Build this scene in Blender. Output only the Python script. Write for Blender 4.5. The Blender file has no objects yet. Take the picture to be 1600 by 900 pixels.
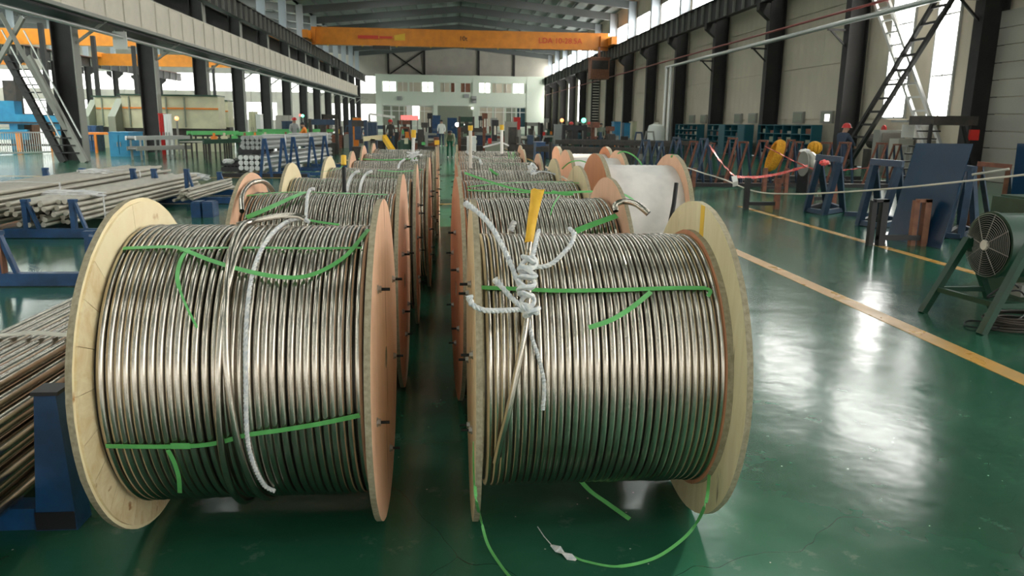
import bpy, bmesh, math, random
import numpy as np
from mathutils import Vector, Matrix
random.seed(7)
S = bpy.context.scene
COL = S.collection

# ---------------------------------------------------------------- camera
F_PX = 1190.0; CAM_H = 1.6
TH = math.atan(256.7 / F_PX); YAW = math.radians(4.93); RHO = 0.013
FW = np.array([math.sin(YAW)*math.cos(TH), math.cos(YAW)*math.cos(TH), -math.sin(TH)])
_r = np.array([math.cos(YAW), -math.sin(YAW), 0.0]); _u = np.cross(_r, FW)
RT = _r*math.cos(RHO) + _u*math.sin(RHO); UP = -_r*math.sin(RHO) + _u*math.cos(RHO)
CP = np.array([0, 0, CAM_H])
cd = bpy.data.cameras.new('camera'); cam = bpy.data.objects.new('camera', cd); COL.objects.link(cam)
cd.sensor_width = 36.0; cd.lens = F_PX/1600*36.0; cd.clip_end = 400
cam.matrix_world = Matrix(((RT[0], UP[0], -FW[0], 0), (RT[1], UP[1], -FW[1], 0), (RT[2], UP[2], -FW[2], CAM_H), (0, 0, 0, 1)))
cd.dof.use_dof = True; cd.dof.focus_distance = 2.9; cd.dof.aperture_fstop = 8.0
S.camera = cam

# ---------------------------------------------------------------- light and exposure
S.view_settings.view_transform = 'Standard'; S.view_settings.look = 'None'
S.view_settings.gamma = 1.0; S.view_settings.use_curve_mapping = False
S.view_settings.exposure = 0.22
W = bpy.data.worlds.new('world'); S.world = W; W.use_nodes = True
W.node_tree.nodes['Background'].inputs[0].default_value = (0.86, 0.93, 1.0, 1)
W.node_tree.nodes['Background'].inputs[1].default_value = 1.0
WIN_E = 5.5        # daylight through window glazing (right side and ends)
SKY_E = 11.0        # roof light sheets of the left naves, and strips added over the main nave
FARWIN_E = 3.2

# hazy low sun through the windows of the right wall
sd = bpy.data.lights.new('sun', 'SUN'); sd.energy = 20.0; sd.angle = math.radians(2.5); sd.color = (1.0, 0.93, 0.80)
so = bpy.data.objects.new('sun', sd); COL.objects.link(so); so.location = (30, 30, 20)
so.rotation_euler = Vector((-0.736*math.cos(math.radians(24.3)), -0.677*math.cos(math.radians(24.3)), -math.sin(math.radians(24)))).to_track_quat('-Z', 'Y').to_euler()

# ---------------------------------------------------------------- measuring helpers: a line of sight met with a real surface
def ray(px, py): return FW + RT*(px-800)/F_PX - UP*(py-450)/F_PX
def onz(px, py, z=0.0):
    d = ray(px, py); return CP + d*((z-CAM_H)/d[2])
def ony(px, py, y):
    d = ray(px, py); return CP + d*(y/d[1])
def onx(px, py, x):
    d = ray(px, py); return CP + d*(x/d[0])

# ---------------------------------------------------------------- materials
def nd(nt, t, **kw):
    n = nt.nodes.new(t)
    for k, v in kw.items():
        if k.startswith('_'): setattr(n, k[1:], v)
        else: n.inputs[k.replace('__', ' ')].default_value = v
    return n
def mat(name, col, rough=0.6, metal=0.0, col2=None, scale=4.0, stretch=(1, 1, 1), detail=4.0, bump=0.0, bscale=None,
        rvar=0.0, spec=0.5, lo=0.35, hi=0.65, coat=0.0):
    m = bpy.data.materials.new(name); m.use_nodes = True; nt = m.node_tree
    b = nt.nodes['Principled BSDF']
    b.inputs['Base Color'].default_value = (*col, 1); b.inputs['Roughness'].default_value = rough
    b.inputs['Metallic'].default_value = metal; b.inputs['Specular IOR Level'].default_value = spec
    b.inputs['Coat Weight'].default_value = coat; b.inputs['Coat Roughness'].default_value = 0.08
    if col2 is not None or bump or rvar:
        tc = nd(nt, 'ShaderNodeTexCoord'); mp = nd(nt, 'ShaderNodeMapping'); mp.inputs['Scale'].default_value = stretch
        nt.links.new(tc.outputs['Object'], mp.inputs[0])
        nz = nd(nt, 'ShaderNodeTexNoise', Scale=scale, Detail=detail); nt.links.new(mp.outputs[0], nz.inputs['Vector'])
        if col2 is not None:
            r = nd(nt, 'ShaderNodeValToRGB'); r.color_ramp.elements[0].position = lo; r.color_ramp.elements[1].position = hi
            r.color_ramp.elements[0].color = (*col, 1); r.color_ramp.elements[1].color = (*col2, 1)
            nt.links.new(nz.outputs[0], r.inputs[0]); nt.links.new(r.outputs[0], b.inputs['Base Color'])
        if rvar:
            mr = nd(nt, 'ShaderNodeMapRange'); mr.inputs[3].default_value = max(0.02, rough-rvar); mr.inputs[4].default_value = rough+rvar
            mr.inputs[1].default_value = 0.3; mr.inputs[2].default_value = 0.7
            nt.links.new(nz.outputs[0], mr.inputs[0]); nt.links.new(mr.outputs[0], b.inputs['Roughness'])
        if bump:
            n2 = nz
            if bscale:
                n2 = nd(nt, 'ShaderNodeTexNoise', Scale=bscale, Detail=3.0); nt.links.new(mp.outputs[0], n2.inputs['Vector'])
            bp = nd(nt, 'ShaderNodeBump', Strength=bump, Distance=0.01)
            nt.links.new(n2.outputs[0], bp.inputs['Height']); nt.links.new(bp.outputs[0], b.inputs['Normal'])
    return m
def emit(name, col, e, clear=0.0):
    m = bpy.data.materials.new(name); m.use_nodes = True; nt = m.node_tree; b = nt.nodes['Principled BSDF']
    b.inputs['Base Color'].default_value = (0.6, 0.6, 0.6, 1); b.inputs['Roughness'].default_value = 0.3
    b.inputs['Emission Color'].default_value = (*col, 1); b.inputs['Emission Strength'].default_value = e
    if clear:
        L = nt.links.new; tr = nd(nt, 'ShaderNodeBsdfTransparent'); tr.inputs[0].default_value = (clear, clear, clear, 1); ad = nd(nt, 'ShaderNodeAddShader')
        b.inputs['Base Color'].default_value = (0, 0, 0, 1)
        L(b.outputs[0], ad.inputs[0]); L(tr.outputs[0], ad.inputs[1]); L(ad.outputs[0], nt.nodes['Material Output'].inputs[0])
    return m

def floor_mat():
    m = bpy.data.materials.new('green_epoxy'); m.use_nodes = True; nt = m.node_tree; b = nt.nodes['Principled BSDF']; L = nt.links.new
    tc = nd(nt, 'ShaderNodeTexCoord')
    n1 = nd(nt, 'ShaderNodeTexNoise', Scale=0.55, Detail=6.0, Roughness=0.6); L(tc.outputs['Object'], n1.inputs['Vector'])
    r1 = nd(nt, 'ShaderNodeValToRGB'); e = r1.color_ramp.elements
    e[0].position = 0.32; e[0].color = (0.010, 0.066, 0.036, 1); e[1].position = 0.72; e[1].color = (0.032, 0.138, 0.080, 1)
    L(n1.outputs[0], r1.inputs[0])
    # scuffs and grey dust
    n2 = nd(nt, 'ShaderNodeTexNoise', Scale=5.0, Detail=8.0, Roughness=0.7); L(tc.outputs['Object'], n2.inputs['Vector'])
    r2 = nd(nt, 'ShaderNodeValToRGB'); r2.color_ramp.elements[0].position = 0.60; r2.color_ramp.elements[1].position = 1.0
    L(n2.outputs[0], r2.inputs[0])
    mx = nd(nt, 'ShaderNodeMix', _data_type='RGBA'); mx.inputs[7].default_value = (0.20, 0.27, 0.22, 1)
    L(r2.outputs[0], mx.inputs[0]); L(r1.outputs[0], mx.inputs[6])
    # small pale specks
    v = nd(nt, 'ShaderNodeTexVoronoi', Scale=9.0); L(tc.outputs['Object'], v.inputs['Vector'])
    lt = nd(nt, 'ShaderNodeMath', _operation='LESS_THAN'); lt.inputs[1].default_value = 0.035; L(v.outputs['Distance'], lt.inputs[0])
    mx2 = nd(nt, 'ShaderNodeMix', _data_type='RGBA'); mx2.inputs[7].default_value = (0.4, 0.42, 0.36, 1)
    L(lt.outputs[0], mx2.inputs[0]); L(mx.outputs[2], mx2.inputs[6])
    # hairline cracks
    mp = nd(nt, 'ShaderNodeMapping'); mp.inputs['Scale'].default_value = (0.35, 0.2, 1); L(tc.outputs['Object'], mp.inputs[0])
    nz = nd(nt, 'ShaderNodeTexNoise', Scale=2.0, Detail=4.0); L(mp.outputs[0], nz.inputs['Vector'])
    ad = nd(nt, 'ShaderNodeMix', _data_type='RGBA'); ad.inputs[0].default_value = 0.25; L(mp.outputs[0], ad.inputs[6]); L(nz.outputs['Color'], ad.inputs[7])
    v2 = nd(nt, 'ShaderNodeTexVoronoi', _feature='DISTANCE_TO_EDGE', Scale=1.3); L(ad.outputs[2], v2.inputs['Vector'])
    l2 = nd(nt, 'ShaderNodeMath', _operation='LESS_THAN'); l2.inputs[1].default_value = 0.00025; L(v2.outputs['Distance'], l2.inputs[0])
    mx3 = nd(nt, 'ShaderNodeMix', _data_type='RGBA'); mx3.inputs[7].default_value = (0.006, 0.02, 0.016, 1)
    L(l2.outputs[0], mx3.inputs[0]); L(mx2.outputs[2], mx3.inputs[6])
    L(mx3.outputs[2], b.inputs['Base Color'])
    mr = nd(nt, 'ShaderNodeMapRange'); mr.inputs[1].default_value = 0.3; mr.inputs[2].default_value = 0.75
    mr.inputs[3].default_value = 0.14; mr.inputs[4].default_value = 0.21; L(n2.outputs[0], mr.inputs[0]); L(mr.outputs[0], b.inputs['Roughness'])
    n3 = nd(nt, 'ShaderNodeTexNoise', Scale=2.2, Detail=3.0); L(tc.outputs['Object'], n3.inputs['Vector'])
    bp = nd(nt, 'ShaderNodeBump', Strength=0.25, Distance=0.02); L(n3.outputs[0], bp.inputs['Height']); L(bp.outputs[0], b.inputs['Normal'])
    b.inputs['Specular IOR Level'].default_value = 0.6
    return m

def wood_mat(name, c1, c2, knot=(0.30, 0.13, 0.04), stretch=(1, 12, 1), scale=2.5, rough=0.6, knots=True):
    m = bpy.data.materials.new(name); m.use_nodes = True; nt = m.node_tree; b = nt.nodes['Principled BSDF']; L = nt.links.new
    tc = nd(nt, 'ShaderNodeTexCoord'); mp = nd(nt, 'ShaderNodeMapping'); mp.inputs['Scale'].default_value = stretch
    oi = nd(nt, 'ShaderNodeObjectInfo'); vm = nd(nt, 'ShaderNodeVectorMath', _operation='SCALE'); vm.inputs[0].default_value = (3, 5, 7)
    L(oi.outputs['Random'], vm.inputs['Scale']); va = nd(nt, 'ShaderNodeVectorMath'); L(tc.outputs['Object'], va.inputs[0]); L(vm.outputs[0], va.inputs[1])
    L(va.outputs[0], mp.inputs[0])
    n = nd(nt, 'ShaderNodeTexNoise', Scale=scale, Detail=6.0, Roughness=0.65, Distortion=0.6); L(mp.outputs[0], n.inputs['Vector'])
    r = nd(nt, 'ShaderNodeValToRGB'); r.color_ramp.elements[0].position = 0.3; r.color_ramp.elements[1].position = 0.7
    r.color_ramp.elements[0].color = (*c1, 1); r.color_ramp.elements[1].color = (*c2, 1); L(n.outputs[0], r.inputs[0])
    out = r.outputs[0]
    if knots:
        mp2 = nd(nt, 'ShaderNodeMapping'); mp2.inputs['Scale'].default_value = (stretch[0]*0.8, stretch[1]*0.55, stretch[2]*0.8); L(va.outputs[0], mp2.inputs[0])
        n2 = nd(nt, 'ShaderNodeTexNoise', Scale=scale*1.6, Detail=3.0); L(mp2.outputs[0], n2.inputs['Vector'])
        r2 = nd(nt, 'ShaderNodeValToRGB'); r2.color_ramp.elements[0].position = 0.66; r2.color_ramp.elements[1].position = 0.74; L(n2.outputs[0], r2.inputs[0])
        mx = nd(nt, 'ShaderNodeMix', _data_type='RGBA'); mx.inputs[7].default_value = (*knot, 1); L(r2.outputs[0], mx.inputs[0]); L(out, mx.inputs[6]); out = mx.outputs[2]
    L(out, b.inputs['Base Color']); b.inputs['Roughness'].default_value = rough
    bp = nd(nt, 'ShaderNodeBump', Strength=0.15, Distance=0.003); L(n.outputs[0], bp.inputs['Height']); L(bp.outputs[0], b.inputs['Normal'])
    return m

M = {}
M['floor'] = floor_mat()
M['line'] = mat('yellow_floor_paint', (0.62, 0.33, 0.07), 0.3, col2=(0.50, 0.30, 0.10), scale=3, detail=8, rvar=0.08)
M['wall'] = mat('cream_cladding', (0.56, 0.50, 0.39), 0.7, col2=(0.50, 0.45, 0.355), scale=0.6)
M['wall2'] = mat('grey_cladding', (0.42, 0.40, 0.34), 0.7, col2=(0.36, 0.34, 0.30), scale=0.6)
M['roof'] = mat('roof_sheet', (0.20, 0.24, 0.21), 0.5, col2=(0.15, 0.19, 0.17), scale=0.4)
M['steel'] = mat('dark_and_shaded_steel', (0.010, 0.010, 0.010), 0.6, col2=(0.018, 0.016, 0.015), scale=2)
M['steelg'] = mat('grey_and_lit_steel', (0.26, 0.26, 0.23), 0.5)
M['rafter'] = mat('grey_rafter', (0.085, 0.095, 0.095), 0.5)
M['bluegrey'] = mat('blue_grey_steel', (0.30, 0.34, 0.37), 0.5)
M['clad'] = mat('walkway_cladding', (0.66, 0.60, 0.50), 0.55, col2=(0.56, 0.51, 0.42), scale=0.8)
M['win'] = emit('daylit_glazing', (1.0, 0.98, 0.94), WIN_E, 0.8)
M['winhi'] = emit('daylit_clerestory', (1.0, 0.98, 0.93), WIN_E*1.3, 0.8)
M['backwin'] = emit('daylit_glazing_back', (1.0, 0.98, 0.94), 2.2)
M['farwin'] = emit('daylit_glazing_far', (1.0, 0.98, 0.94), FARWIN_E)
M['nave_fill'] = emit('nave_fill_sheet', (0.95, 1.0, 0.95), SKY_E)
M['nave_fill2'] = emit('roof_light_sheet_left', (0.95, 1.0, 0.95), SKY_E*2.0)
M['pine_b'] = wood_mat('knotty_pine', (0.84, 0.73, 0.47), (0.66, 0.48, 0.24), knot=(0.36, 0.17, 0.05), stretch=(3, 3, 3), scale=4)
M['frame'] = mat('window_frame', (0.45, 0.46, 0.45), 0.4)
M['office'] = mat('pale_green_render', (0.60, 0.66, 0.56), 0.7)
M['crane'] = mat('crane_orange', (0.78, 0.27, 0.02), 0.45, col2=(0.66, 0.22, 0.02), scale=1.5)
M['redtxt'] = mat('red_lettering', (0.62, 0.05, 0.02), 0.5)
M['pipe'] = mat('galvanised_pipe', (0.55, 0.56, 0.54), 0.35, 0.7)
M['redpipe'] = mat('red_pipe', (0.22, 0.035, 0.03), 0.45)
M['tube'] = mat('stainless_tube', (0.54, 0.49, 0.42), 0.25, 1.0, col2=(0.48, 0.43, 0.365), scale=5)
M['tube2'] = mat('stainless_tube_straight', (0.62, 0.58, 0.50), 0.42, 0.85, col2=(0.52, 0.48, 0.41), scale=3)
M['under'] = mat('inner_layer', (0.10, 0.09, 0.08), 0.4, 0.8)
M['rope'] = mat('white_rope', (0.78, 0.77, 0.73), 0.85, col2=(0.52, 0.55, 0.58), scale=60)
M['strap'] = mat('green_strap', (0.10, 0.38, 0.10), 0.38, col2=(0.13, 0.46, 0.13), scale=20, bump=0.1)
M['tape'] = mat('yellow_tape', (0.85, 0.50, 0.03), 0.45, col2=(0.75, 0.40, 0.02), scale=30, bump=0.3)
M['wrap'] = mat('white_wrapping', (0.74, 0.70, 0.66), 0.45, col2=(0.62, 0.59, 0.56), scale=6, bump=0.25)
M['bolt'] = mat('black_bolt', (0.03, 0.03, 0.03), 0.4, 0.9)
M['washer'] = mat('steel_washer', (0.5, 0.5, 0.48), 0.3, 1.0)
M['pine'] = wood_mat('pale_pine', (0.86, 0.76, 0.50), (0.80, 0.66, 0.40), knot=(0.42, 0.2, 0.06), stretch=(2, 2, 2), scale=3)
M['pinef'] = wood_mat('pale_pine_ply', (0.74, 0.64, 0.40), (0.62, 0.50, 0.28), knot=(0.10, 0.06, 0.03), stretch=(1, 9, 1.2), scale=1.8)
M['pink'] = wood_mat('pink_ply', (0.80, 0.50, 0.33), (0.70, 0.41, 0.26), knot=(0.40, 0.17, 0.09), stretch=(1, 8, 0.9), scale=1.6)
M['red_ply'] = wood_mat('red_brown_ply', (0.55, 0.24, 0.12), (0.46, 0.19, 0.09), knot=(0.16, 0.06, 0.03), stretch=(1, 8, 0.9), scale=1.8)
M['edge'] = mat('ply_edge', (0.36, 0.31, 0.21), 0.85, col2=(0.26, 0.22, 0.14), scale=60, bump=0.3)
M['blue'] = mat('blue_paint', (0.012, 0.070, 0.19), 0.4, col2=(0.012, 0.045, 0.11), scale=6, rvar=0.1)
M['blue2'] = mat('slate_blue_paint', (0.032, 0.065, 0.115), 0.45, col2=(0.02, 0.04, 0.075), scale=4)
M['plate'] = mat('blue_plate', (0.006, 0.038, 0.085), 0.22, col2=(0.008, 0.030, 0.07), scale=2, rvar=0.05)
M['teal'] = mat('teal_shelving', (0.012, 0.10, 0.13), 0.5)
M['tealshade'] = mat('dark_teal_panel', (0.008, 0.05, 0.065), 0.6)
M['rust'] = mat('rusty_steel', (0.24, 0.09, 0.05), 0.7, col2=(0.14, 0.05, 0.035), scale=9)
M['brown'] = mat('brown_primer', (0.30, 0.13, 0.07), 0.6, col2=(0.2, 0.08, 0.05), scale=6)
M['black'] = mat('black_paint', (0.012, 0.012, 0.014), 0.45)
M['dark'] = mat('dark_oily_metal', (0.03, 0.028, 0.026), 0.5, col2=(0.06, 0.045, 0.035), scale=5)
M['green'] = mat('dark_green_paint', (0.008, 0.055, 0.028), 0.35, col2=(0.006, 0.038, 0.02), scale=5)
M['brightgreen'] = mat('bright_green_paint', (0.10, 0.45, 0.13), 0.45)
M['cream'] = mat('cream_machine', (0.62, 0.60, 0.40), 0.5, col2=(0.52, 0.5, 0.34), scale=2)
M['sky'] = mat('sky_blue_machine', (0.03, 0.27, 0.46), 0.45, col2=(0.02, 0.19, 0.36), scale=2)
M['greygreen'] = mat('grey_green_machine', (0.22, 0.24, 0.18), 0.5)
M['grey'] = mat('grey_paint', (0.32, 0.33, 0.32), 0.5)
M['white'] = mat('white_paint', (0.78, 0.78, 0.74), 0.5)
M['red'] = mat('red_paint', (0.55, 0.02, 0.015), 0.4)
M['orange'] = mat('orange_paint', (0.75, 0.22, 0.02), 0.5)
M['yellow'] = mat('yellow_paint', (0.75, 0.45, 0.03), 0.5)
M['yrope'] = mat('yellow_fibre', (0.72, 0.36, 0.02), 0.8, col2=(0.5, 0.22, 0.01), scale=30, bump=0.4)
M['ribbon'] = mat('red_ribbon', (0.80, 0.05, 0.05), 0.5, col2=(0.75, 0.25, 0.22), scale=20)
M['plastic'] = mat('white_plastic_sheet', (0.75, 0.74, 0.72), 0.35, col2=(0.6, 0.6, 0.6), scale=10, bump=0.5)
M['blackwrap'] = mat('black_plastic_sheet', (0.015, 0.015, 0.017), 0.25, bump=0.6, scale=10)
M['skin'] = mat('skin', (0.45, 0.26, 0.18), 0.6)
M['navy'] = mat('navy_workwear', (0.035, 0.05, 0.085), 0.8)
M['olive'] = mat('olive_workwear', (0.22, 0.24, 0.16), 0.8)
M['greentr'] = mat('green_trousers', (0.01, 0.10, 0.05), 0.8)
M['helmet'] = mat('red_helmet', (0.60, 0.04, 0.04), 0.3)
M['tank'] = mat('tank_metal', (0.42, 0.40, 0.36), 0.35, 0.8)
M['fabric'] = mat('white_webbing', (0.62, 0.58, 0.50), 0.8)
M['led_red'] = emit('red_led', (1.0, 0.02, 0.015), 1.3)
M['led_green'] = emit('green_lamp', (0.1, 1.0, 0.5), 4.0)
M['led_orange'] = emit('orange_lamp', (1.0, 0.25, 0.05), 3.0)
M['lamp_white'] = emit('white_lamp', (1.0, 0.98, 0.9), 12.0)

# ---------------------------------------------------------------- geometry helpers
class MB:
    def __init__(s): s.v = []; s.f = []; s.mi = []
    def add(s, vs, fs, mi=0):
        o = len(s.v); s.v.extend([tuple(map(float, p)) for p in vs]); s.f.extend([tuple(i+o for i in f) for f in fs]); s.mi.extend([mi]*len(fs)); return s
    def box(s, c, d, rot=None, mi=0):
        hx, hy, hz = d[0]/2, d[1]/2, d[2]/2
        vs = [Vector((x, y, z)) for x in (-hx, hx) for y in (-hy, hy) for z in (-hz, hz)]
        if rot is not None: vs = [rot @ v for v in vs]
        c = Vector(tuple(map(float, c)))
        return s.add([v+c for v in vs], [(0,1,3,2), (4,6,7,5), (0,4,5,1), (2,3,7,6), (0,2,6,4), (1,5,7,3)], mi)
    def bb(s, x0, x1, y0, y1, z0, z1, mi=0): return s.box(((x0+x1)/2, (y0+y1)/2, (z0+z1)/2), (abs(x1-x0), abs(y1-y0), abs(z1-z0)), mi=mi)
    def beam(s, a, b, w, h=None, up=(0, 0, 1), mi=0):
        a = Vector(tuple(map(float, a))); b = Vector(tuple(map(float, b))); h = h or w; t = (b-a).normalized(); u = Vector(up)
        if abs(t.dot(u)) > 0.98: u = Vector((0, 1, 0))
        n = t.cross(u).normalized(); u = n.cross(t).normalized()
        vs = [p+n*(w/2)*i+u*(h/2)*j for p in (a, b) for i, j in ((-1,-1), (1,-1), (1,1), (-1,1))]
        return s.add(vs, [(0,1,2,3), (7,6,5,4), (0,4,5,1), (1,5,6,2), (2,6,7,3), (3,7,4,0)], mi)
    def tube(s, pts, r, n=8, caps=True, twist=0.0, lobes=0, closed=False, mi=0):
        P = [Vector(tuple(map(float, p))) for p in pts]; rr = r if hasattr(r, '__len__') else [r]*len(P)
        vs = []; prev = None; L = 0
        for i, p in enumerate(P):
            if closed: t = (P[(i+1) % len(P)]-P[i-1])
            else: t = (P[min(i+1, len(P)-1)]-P[max(i-1, 0)])
            if t.length < 1e-9: t = Vector((0, 0, 1))
            t.normalize()
            if prev is None:
                u = Vector((0, 0, 1)) if abs(t.z) < 0.9 else Vector((1, 0, 0)); a = t.cross(u).normalized()
            else: a = (prev-t*prev.dot(t)); a = a.normalized() if a.length > 1e-6 else t.orthogonal().normalized()
            prev = a; b = t.cross(a)
            if i: L += (P[i]-P[i-1]).length
            for k in range(n):
                an = 2*math.pi*k/n + L*twist; rad = rr[i]
                if lobes: rad *= 0.70+0.36*abs(math.cos(lobes*math.pi*k/n))
                vs.append(p+a*rad*math.cos(an)+b*rad*math.sin(an))
        fs = []; m = len(P); last = m if closed else m-1
        for i in range(last):
            j = (i+1) % m
            for k in range(n): fs.append((i*n+k, i*n+(k+1) % n, j*n+(k+1) % n, j*n+k))
        if caps and not closed: fs.append(tuple(range(n-1, -1, -1))); fs.append(tuple((m-1)*n+k for k in range(n)))
        return s.add(vs, fs, mi)
    def cyl(s, a, b, r, n=16, r2=None, mi=0): return s.tube([a, b], [r, r if r2 is None else r2], n, mi=mi)
    def lathe(s, prof, n=32, axis='z', c=(0, 0, 0), mi=0):          # prof: (radius, height)
        vs = []; c = Vector(tuple(map(float, c)))
        for r, h in prof:
            for k in range(n):
                a = 2*math.pi*k/n; x, y = r*math.cos(a), r*math.sin(a)
                p = {'z': (x, y, h), 'x': (h, x, y), 'y': (x, h, y)}[axis]; vs.append(Vector(p)+c)
        fs = [(i*n+k, i*n+(k+1) % n, (i+1)*n+(k+1) % n, (i+1)*n+k) for i in range(len(prof)-1) for k in range(n)]
        if prof[0][0] > 1e-4: fs.append(tuple(range(n-1, -1, -1)))
        if prof[-1][0] > 1e-4: fs.append(tuple((len(prof)-1)*n+k for k in range(n)))
        return s.add(vs, fs, mi)
    def ribbon(s, pts, nrm, w, t=0.0012, mi=0):
        P = [Vector(tuple(map(float, p))) for p in pts]; vs = []; m = len(P)
        for i, p in enumerate(P):
            tg = (P[min(i+1, m-1)]-P[max(i-1, 0)]).normalized(); n = Vector(tuple(map(float, nrm[i] if hasattr(nrm[0], '__len__') else nrm))).normalized()
            b = tg.cross(n).normalized(); n = b.cross(tg).normalized(); ww = w[i] if hasattr(w, '__len__') else w
            vs += [p+b*ww/2+n*t/2, p-b*ww/2+n*t/2, p-b*ww/2-n*t/2, p+b*ww/2-n*t/2]
        fs = [(i*4+k, i*4+(k+1) % 4, i*4+4+(k+1) % 4, i*4+4+k) for i in range(m-1) for k in range(4)]
        fs += [(3, 2, 1, 0), ((m-1)*4, (m-1)*4+1, (m-1)*4+2, (m-1)*4+3)]
        return s.add(vs, fs, mi)
    def mesh(s, name, mats, smooth=False):
        me = bpy.data.meshes.new(name); me.from_pydata(s.v, [], s.f)
        for m in (mats if isinstance(mats, (list, tuple)) else [mats]): me.materials.append(M[m])
        if len(set(s.mi)) > 1: me.polygons.foreach_set('material_index', s.mi)
        if smooth:
            me.polygons.foreach_set('use_smooth', [len(f) <= 4 for f in s.f])
            try: me.set_sharp_from_angle(angle=math.radians(45))
            except Exception: pass
        me.update(); return me
    def build(s, name, mats, parent=None, smooth=False, loc=None, label=None, kind=None):
        o = bpy.data.objects.new(name, s.mesh(name, mats, smooth)); COL.objects.link(o)
        if parent is not None: o.parent = parent
        if loc is not None: o.location = loc
        if label: o['label'] = label
        if kind: o['kind'] = kind
        return o
def tag(o, label, cat=None, group=None, kind=None):
    if label: o['label'] = label
    if cat: o['category'] = cat
    if group: o['group'] = group
    if kind: o['kind'] = kind
    return o
def thing(name, label, cat, loc=(0, 0, 0), rz=0.0, group=None):
    o = bpy.data.objects.new(name, None); COL.objects.link(o); o.location = loc; o.rotation_euler = (0, 0, rz); o.empty_display_size = 0.2
    return tag(o, label, cat, group)
def copy_tree(o, parent=None):
    c = o.copy(); COL.objects.link(c); c.parent = parent
    for ch in [x for x in KIDS(o)]: copy_tree(ch, c)
    return c
def KIDS(o): return list(o.children)
def struct(mb, name, mats, label=None, parent=None, smooth=False):
    o = mb.build(name, mats, parent, smooth)
    if parent is None: o['kind'] = 'structure'
    if label: o['label'] = label
    return o
def inst(me, name, parent, loc, rot=None, scale=None):
    o = bpy.data.objects.new(name, me); COL.objects.link(o); o.parent = parent; o.location = loc
    if rot: o.rotation_euler = rot
    if scale: o.scale = scale
    return o
def smooth_path(pts, n=6):
    P = [Vector(tuple(map(float, p))) for p in pts]; out = []
    for i in range(len(P)-1):
        p0 = P[max(i-1, 0)]; p1 = P[i]; p2 = P[i+1]; p3 = P[min(i+2, len(P)-1)]
        for k in range(n):
            t = k/n; out.append(0.5*((2*p1)+(p2-p0)*t+(2*p0-5*p1+4*p2-p3)*t*t+(3*p1-p0-3*p2+p3)*t**3))
    out.append(P[-1]); return out

# ================================================================ THE HALL
XR, XL = 17.3, -13.84          # right wall siding plane, nave face of the left columns
PITCH = 8.1
YC_R = [23.5+PITCH*k for k in range(-7, 14)]; YC_L = [31.1+PITCH*k for k in range(-8, 13)]
YEND, YBACK, XFAR = 132.0, -34.0, -76.0
f = MB(); f.bb(XFAR, XR, YBACK, YEND, -0.2, 0.0); struct(f, 'floor', 'floor', 'glossy green epoxy factory floor')
def floor_line(x0, y0, x1, y1, w, n):
    m = MB(); m.beam((x0, y0, 0.0015), (x1, y1, 0.0015), w, 0.003); struct(m, 'trim_%d' % n, 'line', 'yellow painted line on the green floor')
floor_line(3.76, -6, 3.76, 60, 0.165, 1); floor_line(6.0, 0, 6.0, 15.2, 0.13, 2)
floor_line(-30, 22.5, -4.6, 22.4, 0.10, 3); floor_line(-4.2, 22.4, -4.2, 60, 0.1, 4); floor_line(-1.6, 15.4, 1.4, 15.4, 0.12, 5)

# right wall: backing plus cladding panels bay by bay, window openings left free
SLIT = [7, 16, 17, 18, 19, 5, 4, 3, 2, 1]  # the last five bays, out of view, get windows added to light the spools
def wall_boxes(m, x0, x1, y0, y1, z0, z1): m.bb(x0, x1, y0, y1, z0, z1)
bk = MB(); bk.bb(17.45, 17.6, YBACK, YEND, 0, 2.0); bk.bb(17.45, 17.6, YBACK, YEND, 11.25, 13.4)
panel_rows = [(0.02, 1.93), (2.0, 4.4), (4.43, 6.9), (6.93, 9.3)]
wr = None
pan = []; wins = []
for i, y in enumerate(YC_R):
    ya, yb = y+0.25, y+8.05
    if i in SLIT:
        rowsp = [(ya, yb, 0.02, 1.93), (ya, yb, 7.9, 9.3), (ya, y+2.2, 2.0, 7.87), (y+3.5, y+4.8, 2.0, 7.87), (y+6.35, yb, 2.0, 7.87)]
        wins += [(y+2.2, y+3.5, 1.97, 7.87), (y+4.8, y+6.35, 1.97, 7.87)]
        bk.bb(17.45, 17.6, y, y+2.2, 2, 9.4); bk.bb(17.45, 17.6, y+3.5, y+4.8, 2, 9.4); bk.bb(17.45, 17.6, y+6.35, y+PITCH, 2, 9.4); bk.bb(17.45, 17.6, y+2.2, y+3.5, 7.87, 9.4); bk.bb(17.45, 17.6, y+4.8, y+6.35, 7.87, 9.4)
    else:
        rowsp = [(ya, yb, a, b) for a, b in panel_rows]
        bk.bb(17.45, 17.6, y, y+PITCH, 2, 9.4)
    pan += rowsp; wins.append((y+0.45, y+(2.7 if i == 6 else PITCH-0.45), 9.42, 11.2)); bk.bb(17.45, 17.6, y+(2.7 if i == 6 else 8.09), y+PITCH, 9.4, 11.25); pan.append((y+(2.72 if i == 6 else 7.7), y+8.05, 9.42, 11.22)); bk.bb(17.45, 17.6, y-0.45, y+0.45, 9.4, 11.25); pan.append((y+.2, y+8.0, 11.25, 12.3))
wr = struct(bk, 'wall_right', 'wall', 'cream clad wall with dark columns on the right')
def clad_panel(x, y0, y1, z0, z1, parent, rib=0.35):
    # a shallow ribbed sheet facing -x
    n = max(2, int((y1-y0)/rib)); m = MB(); pts = []
    for k in range(n+1):
        yy = y0+(y1-y0)*k/n; d = 0.018 if k % 2 else 0.0; pts.append((x-d, yy))
    vs = []
    for (xx, yy) in pts: vs += [(xx, yy, z0), (xx, yy, z1)]
    m.add(vs, [(2*k, 2*k+1, 2*k+3, 2*k+2) for k in range(n)])
    m.bb(x, x+0.05, y0, y1, z0, z1)
    return m.build('wall_panel', 'wall', parent)
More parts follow.
